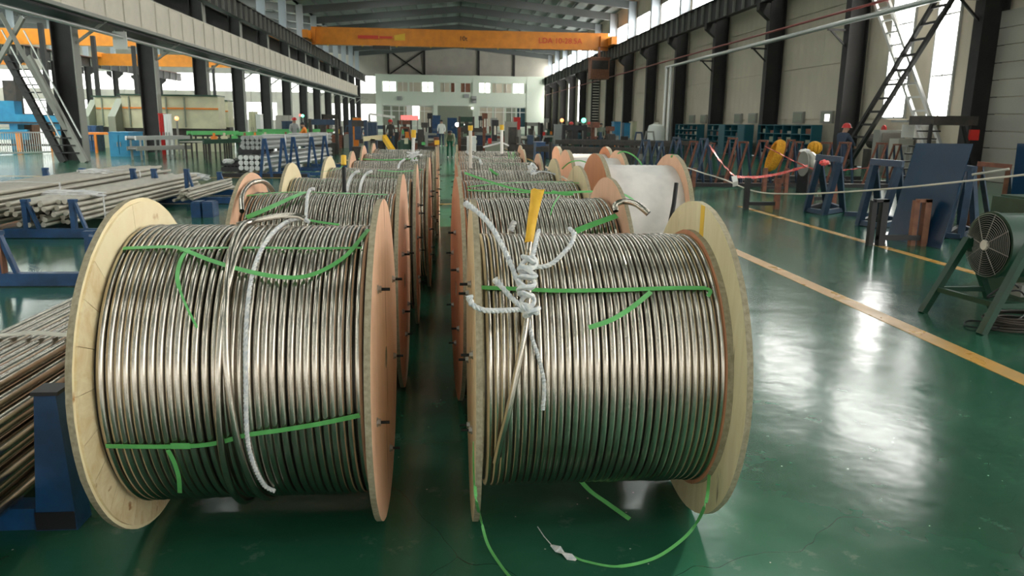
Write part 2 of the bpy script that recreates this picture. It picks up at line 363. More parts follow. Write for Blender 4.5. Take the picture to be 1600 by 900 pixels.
for (a, b, c, d) in pan:
    if b > -34: clad_panel(17.38, a, b, c, d, wr)
for n, (a, b, c, d) in enumerate(wins):
    m = MB(); w = 0.07
    m.bb(17.28, 17.42, a, a+w, c, d); m.bb(17.28, 17.42, b-w, b, c, d); m.bb(17.28, 17.42, a, b, c, c+w); m.bb(17.28, 17.42, a, b, d-w, d)
    if c < 3:
        m.bb(17.32, 17.40, (a+b)/2-0.02, (a+b)/2+0.02, c, d)
        for zz in (3.45, 5.5): m.bb(17.32, 17.40, a, b, zz-0.03, zz+0.03)
    else:
        for q in range(1, 5): m.bb(17.32, 17.40, a+(b-a)*q/5-0.015, a+(b-a)*q/5+0.015, c, d)
    fr = struct(m, 'window_%d' % (n+1), 'frame')
    p = MB(); p.bb(17.36, 17.375, a+w, b-w, c+w, d-w); p.build('pane', 'winhi' if c > 7.8 else 'win', fr, label='bright daylit window pane')
nwin = len(wins)
# sectional door beside the near right column
dm = MB(); dm.bb(17.2, 17.26, 19.2, 23.6, 0, 5.2)
dr = struct(dm, 'door_1', 'wall', 'cream sectional industrial door')
for k in range(10):
    q = MB(); q.bb(17.12, 17.2, 19.22, 23.58, 0.52*k+0.012, 0.52*k+0.508); q.build('door_panel', 'wall2', dr)
for yy in (18.95, 23.85):
    q = MB(); q.bb(17.0, 17.2, yy-0.09, yy+0.09, 0, 7.0); q.build('guide_rail', 'grey', dr)

# end wall across all the naves, back wall, far left wall
def wall_y(name, y, yb, bands, x0, x1, label, skip=()):
    m = MB(); z = 0
    for (a, b) in bands: m.bb(x0, x1, y, yb, z, a); z = b
    m.bb(x0, x1, y, yb, z, 15.0)
    return struct(m, name, 'wall2', label)
bandsE = [(1.64, 4.6), (6.15, 9.1)]
nw = nwin+1
def band_windows(y, s, x0, x1, bands, step, matn, gapf=0.0, lowskip=None):
    global nw
    x = x0
    while x < x1-0.1:
        xe = min(x+step, x1)
        for bi, (a, b) in enumerate(bands):
            if bi == 0 and lowskip and lowskip(x): continue
            m = MB(); m.bb(x, x+0.12, y-0.06, y+0.06, a, b); m.bb(x, xe, y-0.06, y+0.06, a, a+0.1); m.bb(x, xe, y-0.06, y+0.06, b-0.1, b); m.bb((x+xe)/2-0.04, (x+xe)/2+0.04, y-0.05, y+0.05, a, b)
            fr = struct(m, 'window_%d' % nw, 'frame'); nw += 1
            p = MB(); p.bb(x+0.1, xe, y-0.01, y+0.01, a+0.08, b-0.08); p.build('pane', matn, fr)
        x = xe
we = wall_y('wall_end', YEND, YEND+0.3, bandsE, XFAR, -11.0, 'far end wall with two bands of windows')
def low_skip(x): return int((x+76)/8) % 3 == 0
band_windows(YEND+0.1, -1, XFAR, -11.0, bandsE, 8.0, 'farwin', lowskip=low_skip)
m = MB()
for k in range(8):
    x = XFAR+k*8
    if low_skip(x): m.bb(x, x+8, YEND+0.02, YEND+0.25, 1.6, 4.65)
m.build('wall_panel', 'wall2', we)
for k in range(int(65/4)):   # cladding panels of the end wall
    x = XFAR+k*4.0
    q = MB(); q.bb(x+0.03, x+3.97, YEND-0.06, YEND, 4.65, 6.1); q.build('wall_panel', 'wall2', we)
    q = MB(); q.bb(x+0.03, x+3.97, YEND-0.06, YEND, 0.02, 1.6); q.build('wall_panel', 'wall2', we)
m = MB(); m.bb(-11.0, XR+0.3, YEND, YEND+0.3, 0, 15.0); struct(m, 'wall_end.001', 'wall2', 'far end wall above the office block')
for x, wd in ((-9.6, 0.3), (-3.7, 0.35), (5.3, 0.35), (11.2, 0.35)):
    q = MB(); q.bb(x-wd/2, x+wd/2, YEND-0.3, YEND, 9, 14); struct(q, 'trim_%d' % (10+int(x+20)), 'steel')
q = MB(); q.beam((-9.6, YEND-0.2, 9.2), (-3.7, YEND-0.2, 13.2), 0.2, 0.2); q.beam((-9.6, YEND-0.25, 13.2), (-3.7, YEND-0.25, 9.2), 0.2, 0.2); struct(q, 'trim_50', 'steel')
# back wall behind the photographer: same bands and an open door bay
wb = wall_y('wall_back', YBACK-0.3, YBACK, [(1.6, 4.6), (6.15, 9.1)], XFAR, XR+0.3, 'wall behind with two bands of windows')
band_windows(YBACK-0.1, 1, XFAR, XR, [(1.6, 4.6), (6.15, 9.1)], 10.0, 'backwin')
wl = MB(); wl.bb(XFAR-0.3, XFAR, YBACK, YEND, 0, 1.64); wl.bb(XFAR-0.3, XFAR, YBACK, YEND, 4.6, 6.15); wl.bb(XFAR-0.3, XFAR, YBACK, YEND, 9.1, 15)
struct(wl, 'wall_left', 'wall2', 'far left wall with bands of windows')
for (a, b) in bandsE:
    y = YBACK
    while y < YEND-1:
        m = MB(); m.bb(XFAR-0.15, XFAR, y, y+0.15, a, b); m.bb(XFAR-0.15, XFAR, y, y+16.6, a, a+0.1); fr = struct(m, 'window_%d' % nw, 'frame'); nw += 1
        p = MB(); p.bb(XFAR-0.1, XFAR-0.08, y+0.15, y+16.6, a+0.1, b); p.build('pane', 'farwin', fr); y += 16.6

# columns
def h_column(x0, x1, z1, wflange=0.45, light_side=None):
    m = MB(); t = 0.04
    m.bb(x0, x0+t, -wflange/2, wflange/2, 0, z1); m.bb(x1-t, x1, -wflange/2, wflange/2, 0, z1); m.bb(x0+t, x1-t, -0.02, 0.02, 0, z1)
    m.bb(x0-0.08, x1+0.08, -wflange/2-0.08, wflange/2+0.08, 0, 0.05)
    return m
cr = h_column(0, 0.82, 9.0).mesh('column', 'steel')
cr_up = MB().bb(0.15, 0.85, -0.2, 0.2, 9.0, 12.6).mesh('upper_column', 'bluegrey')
corb = MB(); corb.add([(0, -0.2, 7.75), (0, 0.2, 7.75), (-0.62, 0.2, 7.75), (-0.62, -0.2, 7.75), (0, -0.2, 6.9), (0, 0.2, 6.9), (-0.62, 0.2, 7.4), (-0.62, -0.2, 7.4)],
    [(0,1,2,3), (4,7,6,5), (0,4,5,1), (3,2,6,7), (1,5,6,2), (0,3,7,4)]); corb_me = corb.mesh('corbel', 'steel')
for i, y in enumerate(YC_R):
    c = bpy.data.objects.new('steel_column', cr); COL.objects.link(c); c.location = (16.4, y, 0); tag(c, None, kind='structure')
    inst(cr_up, 'upper_column', c, (0, 0, 0)); inst(corb_me, 'corbel', c, (0.02, 0, 0))
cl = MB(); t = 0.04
cl.bb(-.74, -t, -0.02, 0.02, 0, 9.0); cl.bb(-.78, -.74, -0.25, 0.25, 0, 9.0); cl_me = cl.mesh('column', 'steel')  # web coloured near black for the shade between the flanges
cfl = MB().bb(-t, 0, -0.25, 0.25, 0, 9.0).mesh('lit_column_flange', 'steelg')  # nave flange coloured paler for the light falling on it
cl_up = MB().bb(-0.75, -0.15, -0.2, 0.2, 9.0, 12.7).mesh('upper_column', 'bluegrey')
strut = MB(); strut.beam((0, 0, 4.35), (1.2, 0, 5.2), 0.09); strut.bb(0, 1.25, -0.05, 0.05, 5.15, 5.25); strut_me = strut.mesh('strut', 'steelg')
for i, y in enumerate(YC_L):
    c = bpy.data.objects.new('steel_column', cl_me); COL.objects.link(c); c.location = (XL, y, 0); tag(c, None, kind='structure')
    inst(cfl, 'lit_column_flange', c, (0, 0, 0)); inst(cl_up, 'upper_column', c, (0, 0, 0)); inst(strut_me, 'strut', c, (0, 0, 0))
    c2 = bpy.data.objects.new('steel_column', cl_me); COL.objects.link(c2); c2.location = (-43.8, y-2.4, 0); c2.scale = (0.9, 0.9, 1); tag(c2, None, kind='structure')
    inst(cl_up, 'upper_column', c2, (0, 0, 0)); inst(corb_me, 'corbel', c2, (-1.0, 0, 0))
    inst(corb_me, 'corbel', c2, (0.0, 0, 0), (0, 0, math.pi))
# thin intermediate posts in the left nave
for y in (58, 66, 74, 98):
    m = MB(); m.bb(-28.2, -27.9, y-0.15, y+0.15, 0, 8); struct(m, 'steel_column', 'steel')

# crane runways with stiffeners
def runway(x, z0, z1, side, ystart, yend, name='crane_runway', label=None):
    m = MB(); m.bb(x-0.02, x+0.02, ystart, yend, z0, z1); m.bb(x-0.22, x+0.22, ystart, yend, z1-0.04, z1); m.bb(x-0.18, x+0.18, ystart, yend, z0, z0+0.04)
    o = struct(m, name, 'steel', label)
    st = MB().bb(min(0, side*0.17), max(0, side*0.17), -0.02, 0.02, z0+0.04, z1-0.04).mesh('stiffener', 'steelg')
    y = ystart+0.6
    while y < yend:
        if y > 30: inst(st, 'stiffener', o, (x, y, 0))
        y += 1.35 if y < 90 else 2.7
    rl = MB(); rl.bb(x-0.05, x+0.05, ystart, yend, z1, z1+0.1); rl.build('rail', 'rust', o)
    return o
runway(16.05, 7.75, 8.95, -1, YBACK, 131, label='dark crane runway girder along the right wall')
runway(-13.3, 7.95, 9.0, 1, YBACK, 131, label='dark crane runway girder above the left columns')
runway(-42.6, 7.6, 8.7, 1, YBACK, 131); runway(-15.4, 7.6, 8.7, -1, YBACK, 131)

# pipes along the right wall
def run_pipe(name, pts, r, mt, label): 
    m = MB(); m.tube(pts, r, 10); o = struct(m, name, mt, label, smooth=True); return o
run_pipe('pipe', [(16.0, YBACK, 6.2), (16.0, 128, 6.2)], 0.05, 'redpipe', 'thin red pipe running along the right columns')
gp = run_pipe('pipe', [(15.7, -5, 5.69), (15.7, 55.6, 5.69)], 0.10, 'pipe', 'thick grey pipe along the right columns ending in drop pipes')
for yy, xx in ((55.4, 15.7), (54.3, 15.7)):
    q = MB(); q.cyl((xx, yy, 0.2), (xx, yy, 5.69), 0.13, 10); q.build('drop_pipe', 'pipe', gp, smooth=True)
for y in YC_R:
    if 0 < y < 55: q = MB(); q.beam((16.42, y, 4.9), (15.7, y, 5.55), 0.07); q.bb(15.6, 16.42, y-0.05, y+0.05, 5.5, 5.58); q.build('pipe_bracket', 'steel', gp)
run_pipe('pipe', [(-13.0, YBACK, 4.8), (-13.0, 112, 4.8)], 0.075, 'pipe', 'grey pipe under the left walkway')
run_pipe('pipe', [(-12.95, YBACK, 5.12), (-12.95, 112, 5.12)], 0.055, 'redpipe', 'red pipe under the left walkway')

# cream clad walkway on the left columns
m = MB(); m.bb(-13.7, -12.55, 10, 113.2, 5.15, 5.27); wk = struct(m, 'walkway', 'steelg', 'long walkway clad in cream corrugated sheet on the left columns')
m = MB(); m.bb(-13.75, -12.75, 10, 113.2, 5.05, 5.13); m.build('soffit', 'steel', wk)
m = MB(); m.bb(-12.62, -12.58, 10, 113.2, 6.48, 6.56); m.bb(-12.62, -12.58, 10, 113.2, 5.27, 5.33); m.build('rail', 'clad', wk)
cp = MB(); n = 12; vs = []
for k in range(n*2+1):
    yy = 0.03+1.62*k/(n*2); vs += [(0.02 if k % 2 else 0.0, yy, 5.3), (0.02 if k % 2 else 0.0, yy, 6.5)]
cp.add(vs, [(2*k, 2*k+2, 2*k+3, 2*k+1) for k in range(n*2)]); cp.bb(-0.02, -0.01, 0.03, 1.65, 5.3, 6.5)
cpm = cp.mesh('cladding_panel', 'clad'); pst = MB().bb(-0.03, 0.05, -0.03, 0.03, 5.27, 6.56).mesh('post', 'clad')
for k in range(60):
    inst(cpm, 'cladding_panel', wk, (-12.6, 10.5+1.7*k, 0)); inst(pst, 'post', wk, (-12.6, 10.5+1.7*k, 0))

# roofs: sheets, purlins, rafters
def roof(x0, x1, ze, zr, name, mt, lights, ys, rstart=40, sk='nave_fill'):
    xm = (x0+x1)/2; m = MB()
    for (a, za, b, zb) in ((x0, ze, xm, zr), (xm, zr, x1, ze)):
        m.add([(a, YBACK, za), (b, YBACK, zb), (b, YEND, zb), (a, YEND, za), (a, YBACK, za+0.1), (b, YBACK, zb+0.1), (b, YEND, zb+0.1), (a, YEND, za+0.1)],
              [(0,1,2,3), (7,6,5,4), (0,4,5,1), (2,6,7,3), (0,3,7,4), (1,5,6,2)])
    r = struct(m, name, mt, 'pitched factory roof of sheets on purlins')
    L = (x1-x0)/2; np_ = int(L/1.5)
    for s in (-1, 1):
        for k in range(np_+1):
            u = k/np_; x = xm+s*L*u; z = zr-(zr-ze)*u-0.16
            q = MB(); q.bb(x-0.035, x+0.035, YBACK, YEND, z-0.12, z+0.12); q.build('purlin', 'rafter', r)
    for y in ys:
        if y < rstart-60: continue
        q = MB(); q.beam((x0+0.3, y, ze-0.65), (xm, y, zr-0.6), 0.25, 0.7); q.beam((xm, y, zr-0.6), (x1-0.3, y, ze-0.65), 0.25, 0.7); q.build('rafter', 'rafter', r)
    for (s, u0, u1, y0, y1) in lights:
        xa = xm+s*L*u0; xb = xm+s*L*u1; za = zr-(zr-ze)*u0-0.03; zb = zr-(zr-ze)*u1-0.03
        q = MB(); q.add([(xa, y0, za), (xb, y0, zb), (xb, y1, zb), (xa, y1, za)], [(0, 1, 2, 3)] if s < 0 else [(3, 2, 1, 0)]); 
        q.add([(xa, y0, za-0.01), (xb, y0, zb-0.01), (xb, y1, zb-0.01), (xa, y1, za-0.01)], [(3, 2, 1, 0)] if s < 0 else [(0, 1, 2, 3)]); q.build('roof_or_fill_light', sk, r)
lt_main = [(s, 0.35, 0.62, y+3.5, y+4.6) for y in YC_R for s in (-1, 1) if y < 100]  # glowing strips added under the main roof for light from above
lt_left = [(s, 0.1, 0.9, y+3.4, y+4.8) for y in YC_L for s in (-1, 1)]
roof(-14.4, 17.6, 12.9, 14.4, 'ceiling', 'roof', lt_main, YC_R)
roof(-44.4, -14.4, 12.9, 14.4, 'ceiling.001', 'roof', lt_left, YC_L, sk='nave_fill2')
roof(-76.3, -44.4, 12.9, 14.4, 'ceiling.002', 'roof', lt_left, YC_L, sk='nave_fill2')

# office block at the far end
m = MB(); Y0 = 127.6
m.bb(-11.4, 15.9, Y0+0.3, YEND-0.4, 0, 9.1); ob = struct(m, 'office_block', 'office', 'two storey pale green office block at the far end of the hall')
bays = [(-10.6, -6.0), (-5.3, -0.9), (-0.5, 4.6), (5.6, 9.2), (9.6, 13.2)]
def opening(px0, px1, py0, py1): 
    a = ony(px0, py0, Y0); b = ony(px1, py1, Y0); return a[0], b[0], b[2], a[2]
sp = MB()   # projecting spandrels and piers
sp.bb(-11.4, 15.9, Y0, Y0+0.3, 8.0, 9.1); sp.bb(-11.4, 15.9, Y0, Y0+0.3, 4.3, 6.4)
for x0, x1 in ((-11.4, -10.4), (-2.2, -1.5), (4.2, 5.2), (13.0, 15.9)): sp.bb(x0, x1, Y0-0.06, Y0+0.29, 0.01, 9.13)
sp.bb(-10.4, -2.2, Y0, Y0+0.3, 0, 1.0); sp.bb(5.2, 13, Y0, Y0+0.3, 0, 1.0)
sp.build('facade', 'office', ob)
for (a, b) in ((-10.2, -8.2), (-2.9+-1.0, -2.2), (5.3, 7.0), (10.8, 12.5)):
    q = MB()
    for i in (0, 1):
        for j in (0, 1):
            w2 = (b-a-0.2)/2; q.bb(a+i*(w2+0.2), a+i*(w2+0.2)+w2, Y0+0.24, Y0+0.28, 6.5+j*0.78, 7.18+j*0.78)
    q.build('lit_window', 'farwin', ob)
q = MB(); q.bb(14.0, 15.7, Y0-0.04, Y0-0.01, 5.6, 8.0); q.build('lit_window', 'farwin', ob)
q = MB(); q.bb(-5.6, -4.5, Y0+0.2, Y0+0.28, 2.2, 4.2); q.build('lit_window', 'farwin', ob)
for (a, b, c, d, mt) in ((-7.9, -6.3, 6.5, 7.9, 'wall'), (-6.0, -4.2, 6.5, 7.9, 'wall'), (-1.0, 0.4, 6.5, 7.9, 'wall'), (2.3, 3.8, 6.5, 7.9, 'brown'), (0.7, 1.3, 6.5, 7.9, 'brown'), (7.4, 9.0, 6.5, 7.9, 'wall'), (9.2, 10.5, 6.5, 7.9, 'wall'),
                        (-10.2, -9.0, 1.1, 4.1, 'greygreen'), (-8.8, -7.0, 1.1, 4.1, 'greygreen'), (-6.8, -5.8, 1.1, 4.1, 'wall'), (-4.3, -2.4, 1.1, 4.1, 'wall'), (5.4, 7.4, 1.1, 4.1, 'wall'), (7.7, 9.4, 1.1, 4.1, 'wall'), (9.7, 11.2, 1.1, 4.1, 'greygreen'), (11.5, 12.8, 1.1, 4.1, 'tealshade')):
    q = MB(); q.bb(a, b, Y0+0.26, Y0+0.3, c, d); pnm = q.build('window_pane', mt, ob)
q = MB()
for (a, b) in ((-10.4, -2.2), (5.2, 13)):
    x = a
    while x <= b: q.bb(x-0.05, x+0.05, Y0+0.1, Y0+0.2, 1, 4.3); x += 1.35
    for z in (1.05, 3.4, 4.25): q.bb(a, b, Y0+0.1, Y0+0.2, z-0.05, z+0.05)
for (a, b) in ((-10.4, 13),): 
    x = a
    while x <= b: q.bb(x-0.04, x+0.04, Y0+0.1, Y0+0.2, 6.4, 8.0); x += 1.67
q.build('window_frames', 'white', ob)
q = MB(); q.bb(-1.5, 4.2, Y0+0.15, Y0+0.25, 0, 4.3)
for k in range(14): q.bb(-1.5, 4.2, Y0+0.1, Y0+0.15, 0.05+k*0.3, 0.27+k*0.3)
q.build('roller_door', 'greygreen', ob)
for (x, z) in ((-7.6, 5.4), (3.2, 5.9), (4.4, 5.6), (4.4, 5.1)):
    q = MB(); q.bb(x-0.4, x+0.4, Y0-0.35, Y0, z-0.3, z+0.3); q.lathe([(0.22, 0), (0.22, 0.03)], 12, 'y', (x, Y0-0.38, z)); q.build('air_conditioner', 'grey', ob)
q = MB(); q.bb(4.0, 4.2, Y0-0.2, Y0, 3.9, 4.1); q.build('lamp', 'lamp_white', ob)

# X braces in the right bay by the tall windows, and left bracing
def ladder_brace(p0, p1, off, r, mt, name, label, rungs=16, wx=(0, 0.75, 0)):
    m = MB(); a0 = Vector(p0); a1 = Vector(p1); o = Vector(wx)
    t = thing(name, label, 'brace', (p0[0], p0[1], 0))
    base = Vector((p0[0], p0[1], 0))
    for s in (0, 1):
        q = MB(); q.beam(a0+o*s-base, a1+o*s-base, r, r); q.build('chord', mt, t)
    for k in range(rungs):
        u = (k+0.5)/rungs; q = MB(); q.beam(a0.lerp(a1, u)-base, a0.lerp(a1, u)+o-base, r*0.6); q.build('rung', mt, t)
    return t
ladder_brace((15.9, 30.4, 0.1), (15.9, 23.2, 7.6), 0, 0.13, 'steel', 'ladder_brace', 'dark ladder-like diagonal brace rising to the right before the tall windows', wx=(0, -0.95, 0))
ladder_brace((16.15, 23.4, 0.1), (16.15, 29.4, 7.6), 0, 0.11, 'pipe', 'ladder_brace', 'pale ladder-like diagonal brace rising to the left before the tall windows', wx=(0, 0.85, 0))

# ================================================================ THE SPOOLS
RF = 0.65
def surface_hit(px, py, y0, z0, R):           # line of sight onto a coil lying along X
    d = ray(px, py); oy, oz = -y0, CAM_H-z0
    A = d[1]**2+d[2]**2; B = 2*(oy*d[1]+oz*d[2]); Cc = oy*oy+oz*oz-R*R; D = B*B-4*A*Cc
    if D < 0: t = -B/(2*A)
    else: t = (-B-math.sqrt(D))/(2*A)
    p = CP+d*t; n = np.array([0, p[1]-y0, p[2]-z0]); return p, n/np.linalg.norm(n)
def coil_mesh(name, x0, x1, Rc, r, turns, seg, sides, seed, mt='tube', messy=0.25):
    rng = np.random.RandomState(seed)
    kn = turns+3; jit = np.cumsum(rng.normal(0, messy*r, kn)); jit -= np.linspace(0, jit[-1], kn); jit = np.clip(jit, -1.2*r, 1.2*r)
    gap = rng.normal(0, 0.10*r, kn); rad = rng.normal(0, 0.12*r, kn)
    N = turns*seg+1; i = np.arange(N); u = i/seg; a = 2*np.pi*u
    # each turn stays nearly flat then steps over, as wound tube does
    x = x0+(x1-x0)*(u/turns)+np.interp(u, np.arange(kn), jit)
    Rr = Rc-r+np.interp(u, np.arange(kn), rad)+0.0012*np.sin(a*3+u)
    b = 2*np.pi*np.arange(sides)/sides
    ca, sa = np.cos(a), np.sin(a)
    rr = Rr[:, None]+r*np.cos(b)[None, :]; xx = x[:, None]+r*np.sin(b)[None, :]
    V = np.stack([xx, rr*ca[:, None], rr*sa[:, None]], -1).reshape(-1, 3)
    q = np.arange((N-1)*sides).reshape(N-1, sides); k = np.roll(np.arange(sides), -1)
    F = np.stack([q, q[:, k], q[:, k]+sides, q+sides], -1).reshape(-1, 4)
    me = bpy.data.meshes.new(name); me.vertices.add(len(V)); me.vertices.foreach_set('co', V.ravel())
    me.loops.add(F.size); me.loops.foreach_set('vertex_index', F.ravel().astype(np.int32))
    me.polygons.add(len(F)); me.polygons.foreach_set('loop_start', np.arange(0, F.size, 4, dtype=np.int32)); me.polygons.foreach_set('loop_total', np.full(len(F), 4, dtype=np.int32))
    me.polygons.foreach_set('use_smooth', np.ones(len(F), dtype=bool)); me.materials.append(M[mt]); me.update(calc_edges=True); me.validate(); return me
def disc(x0, x1, R, mt_face, parent, name='flange', hole=0.045, seed=0, label=None, nseg=72):
    rng = random.Random(seed); m = MB(); n = nseg; pr = []
    rad = [R*(1+rng.uniform(-0.0025, 0.0025)) for _ in range(n)]
    for (x, s) in ((x0, 0), (x1, 1)):
        for k in range(n):
            a = 2*math.pi*k/n; pr.append((x, rad[k]*math.cos(a), rad[k]*math.sin(a)))
        for k in range(n):
            a = 2*math.pi*k/n; pr.append((x, hole*math.cos(a), hole*math.sin(a)))
    f0 = []; 
    m.v = pr
    for k in range(n):
        j = (k+1) % n
        m.f.append((k, j, n+j, n+k)); m.mi.append(0)
        m.f.append((2*n+k, 3*n+k, 3*n+j, 2*n+j)); m.mi.append(0)
        m.f.append((k, 2*n+k, 2*n+j, j)); m.mi.append(1)
        m.f.append((n+k, n+j, 3*n+j, 3*n+k)); m.mi.append(1)
    return m.build(name, [mt_face, 'edge'], parent, label=label)
def bolt_mb(x, s, y, z, length=0.045):
    m = MB(); m.cyl((x, y, z), (x+s*0.004, y, z), 0.017, 12, mi=1); m.cyl((x+s*0.004, y, z), (x+s*0.014, y, z), 0.013, 6, mi=1); m.cyl((x+s*0.012, y, z), (x+s*length, y, z), 0.006, 8)
    return m
bolt_me = {}
def bolts(parent, x, s, ring, lst=None):
    if s not in bolt_me: bolt_me[s] = bolt_mb(0, s, 0, 0).mesh('bolt', ['bolt', 'washer'], smooth=True)
    pts = lst or [(R*math.cos(a), R*math.sin(a)) for R, n, ph in ring for a in [ph+2*math.pi*k/n for k in range(n)]]
    for y, z in pts: inst(bolt_me[s], 'bolt', parent, (x, y, z))

def spool(xl, xr, y, D, Rc, turns, r, label, faceL='pink', faceR='pink', rot=0.0, seg=72, sides=6, seed=1, mt='tube', coil_label=None, group=None, inset=0.0, wrapped=False, messy=0.15, bl=True, ft=0.022):
    xc = (xl+xr)/2; hw = (xr-xl)/2
    t = thing('tube_spool', label, 'spool', (xc, y, D/2), rot, group)
    fl = disc(-hw, -hw+ft, D/2, faceL, t, seed=seed); fr = disc(hw-ft, hw, D/2, faceR, t, seed=seed+50)
    a, b = -hw+ft+r+0.002, hw-ft-r-0.002
    if wrapped:
        m = MB(); n = 26; prof = [(Rc*0.9, a-r), (Rc, a-r)]
        for k in range(n+1):
            x = a-r+(b-a+2*r)*k/n; prof += [(Rc+(0.004 if k % 2 else 0), x)]
        prof += [(Rc*0.9, b+r)]
        m.lathe(prof, 64, 'x'); m.build('wrapped_coil', 'wrap', t, smooth=True, label='coil wrapped in white sheet')
    else:
        c = bpy.data.objects.new('coiled_tube', coil_mesh('coiled_tube', a, b, Rc, r, turns, seg, sides, seed, mt, messy)); COL.objects.link(c); c.parent = t
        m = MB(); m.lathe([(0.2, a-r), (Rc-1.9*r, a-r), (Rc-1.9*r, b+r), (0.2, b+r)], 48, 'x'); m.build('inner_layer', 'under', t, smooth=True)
    if bl:
        bolts(fr, hw, 1, [(0.33, 6, 0.3+seed*.37)])
        bolts(fl, -hw, -1, [(0.33, 6, 0.5+seed*.21)])
    return t, fl, fr
def loc_build(mb, name, mt, t, smooth=False, label=None):
    # parts measured in world space, stored in the spool's own space
    mi = Matrix.Translation(t.location) @ Matrix.Rotation(t.rotation_euler.z, 4, 'Z'); mi = mi.inverted()
    mb.v = [tuple(mi @ Vector(v)) for v in mb.v]
    return mb.build(name, mt, t, smooth, label=label)
def surf_strap(t, y0, z0, R, pix, w, name='strap', lift=0.004, mt='strap', label=None, n=8, lifts=None):
    pts = []; ns = []
    sp = smooth_path([(p[0], p[1], (lifts[i] if lifts else lift)*1000) for i, p in enumerate(pix)], n)
    for q in sp:
        p, nn = surface_hit(q[0], q[1], y0, z0, R+q[2]/1000); pts.append(p); ns.append(nn)
    m = MB(); m.ribbon(pts, ns, w, 0.0015); return loc_build(m, name, mt, t, label=label)
def surf_rope(t, y0, z0, R, pix, r, name='rope', n=8, lifts=None, label=None, tail=None, twist=120, mt='rope'):
    pts = []
    for q in smooth_path([(p[0], p[1], (lifts[i] if lifts else r)*1000) for i, p in enumerate(pix)], n):
        p, nn = surface_hit(q[0], q[1], y0, z0, R+q[2]/1000); pts.append(Vector(p))
    if tail: pts += smooth_path([pts[-1]]+tail, n)[1:]
    # resample for an even twist
    out = [pts[0]]
    for a, b in zip(pts, pts[1:]):
        d = (b-a).length; k = max(1, int(d/0.006))
        for i in range(1, k+1): out.append(a.lerp(b, i/k))
    m = MB(); m.tube(out, r, 12, twist=twist, lobes=1.5 if False else 3); return loc_build(m, name, mt, t, True, label)
def hoop_rope(t, x, D, Rc, r, a0, a1, name='rope', mt='rope', wob=0.0):
    pts = []
    n = 90
    for k in range(n+1):
        a = a0+(a1-a0)*k/n; pts.append((x+wob*math.sin(a*1.3), math.cos(a)*(Rc+r), math.sin(a)*(Rc+r)))
    m = MB(); m.tube(pts, r, 8, twist=55, lobes=3); return m.build(name, mt, t, smooth=True)

# ---- left front spool
yL, zL, RL = 3.05, 0.65, 0.545
L1, L1fl, L1fr = spool(-1.215, -0.255, yL, 1.3, RL, 31, 0.0138, 'large steel tube spool at front left with pale pine left flange', 'pine', 'pink', seg=120, sides=10, seed=3, bl=False, messy=0.22)
hw = 0.48
bolts(L1fr, hw, 1, None, [(p[1]-yL, p[2]-0.65) for p in [onx(590, 452, -0.255), onx(613, 436, -0.255), onx(615, 556, -0.255), onx(589, 660, -0.255), onx(609, 700, -0.255)]])
# ring of short boards on the inner side of the pale flange
rb = random.Random(5); cuts = [50.0, 96.0, 131.0]
while cuts[-1] < 396: cuts.append(cuts[-1]+rb.uniform(9, 16))
cuts.append(410.0)
for k in range(len(cuts)-1):
    a0 = math.radians(cuts[k]+.12); a1 = math.radians(cuts[k+1]-.12); m = MB(); x0, x1 = -hw+0.022, -hw+0.031
    vs = []
    for x in (x0, x1):
        for rr_ in (0.40, 0.636):
            for q in range(7): a = a0+(a1-a0)*q/6; vs.append((x, rr_*math.cos(a), rr_*math.sin(a)))
    F_ = []
    for q in range(6): F_ += [(14+q, 15+q, 22+q, 21+q), (q, 7+q, 8+q, 1+q), (7+q, 21+q, 22+q, 8+q), (q, q+1, 15+q, 14+q)]
    m.add(vs, F_+[(0, 14, 21, 7), (6, 13, 27, 20)])
    m.build('rim_board', 'pine' if k < 2 else 'pine_b', L1fl)
surf_strap(L1, yL, zL, RL, [(192, 388), (240, 386), (272, 386), (292, 392), (330, 407), (380, 422), (430, 432), (470, 433), (505, 422), (540, 400), (562, 375), (576, 358)], 0.017, lifts=[.004, .004, .008, .012, .014, .016, .016, .014, .010, .008, .006, .004])
surf_strap(L1, yL, zL, RL, [(282, 393), (300, 388), (400, 387), (490, 388), (566, 387)], 0.011)
surf_strap(L1, yL, zL, RL, [(294, 390), (283, 405), (277, 430), (281, 452), (292, 480), (308, 512)], [0.014]*24+[0.008]*17, lifts=[.006, .012, .02, .02, .015, .006])
surf_strap(L1, yL, zL, RL, [(165, 697), (230, 698), (297, 697), (340, 692), (385, 680), (440, 672), (500, 662), (562, 649)], 0.017)
surf_strap(L1, yL, zL, RL, [(262, 703), (272, 722), (279, 745), (281, 770)], 0.015, lifts=[.004, .01, .015, .02])
m_ = MB(); 
surf_strap(L1, yL, zL, RL, [(267, 697), (297, 697)], 0.024, name='clip', lift=0.007, label='crimped joint of the green strap')
surf_rope(L1, yL, zL, RL, [(428, 767), (412, 757), (396, 725), (386, 680), (384, 600), (384, 530), (389, 460), (400, 410), (420, 372), (446, 348), (470, 341), (484, 347)], 0.0085)
surf_rope(L1, yL, zL, RL, [(372, 352), (395, 346), (430, 339), (462, 337), (476, 342)], 0.012, mt='tube', name='loose_tube', twist=0)
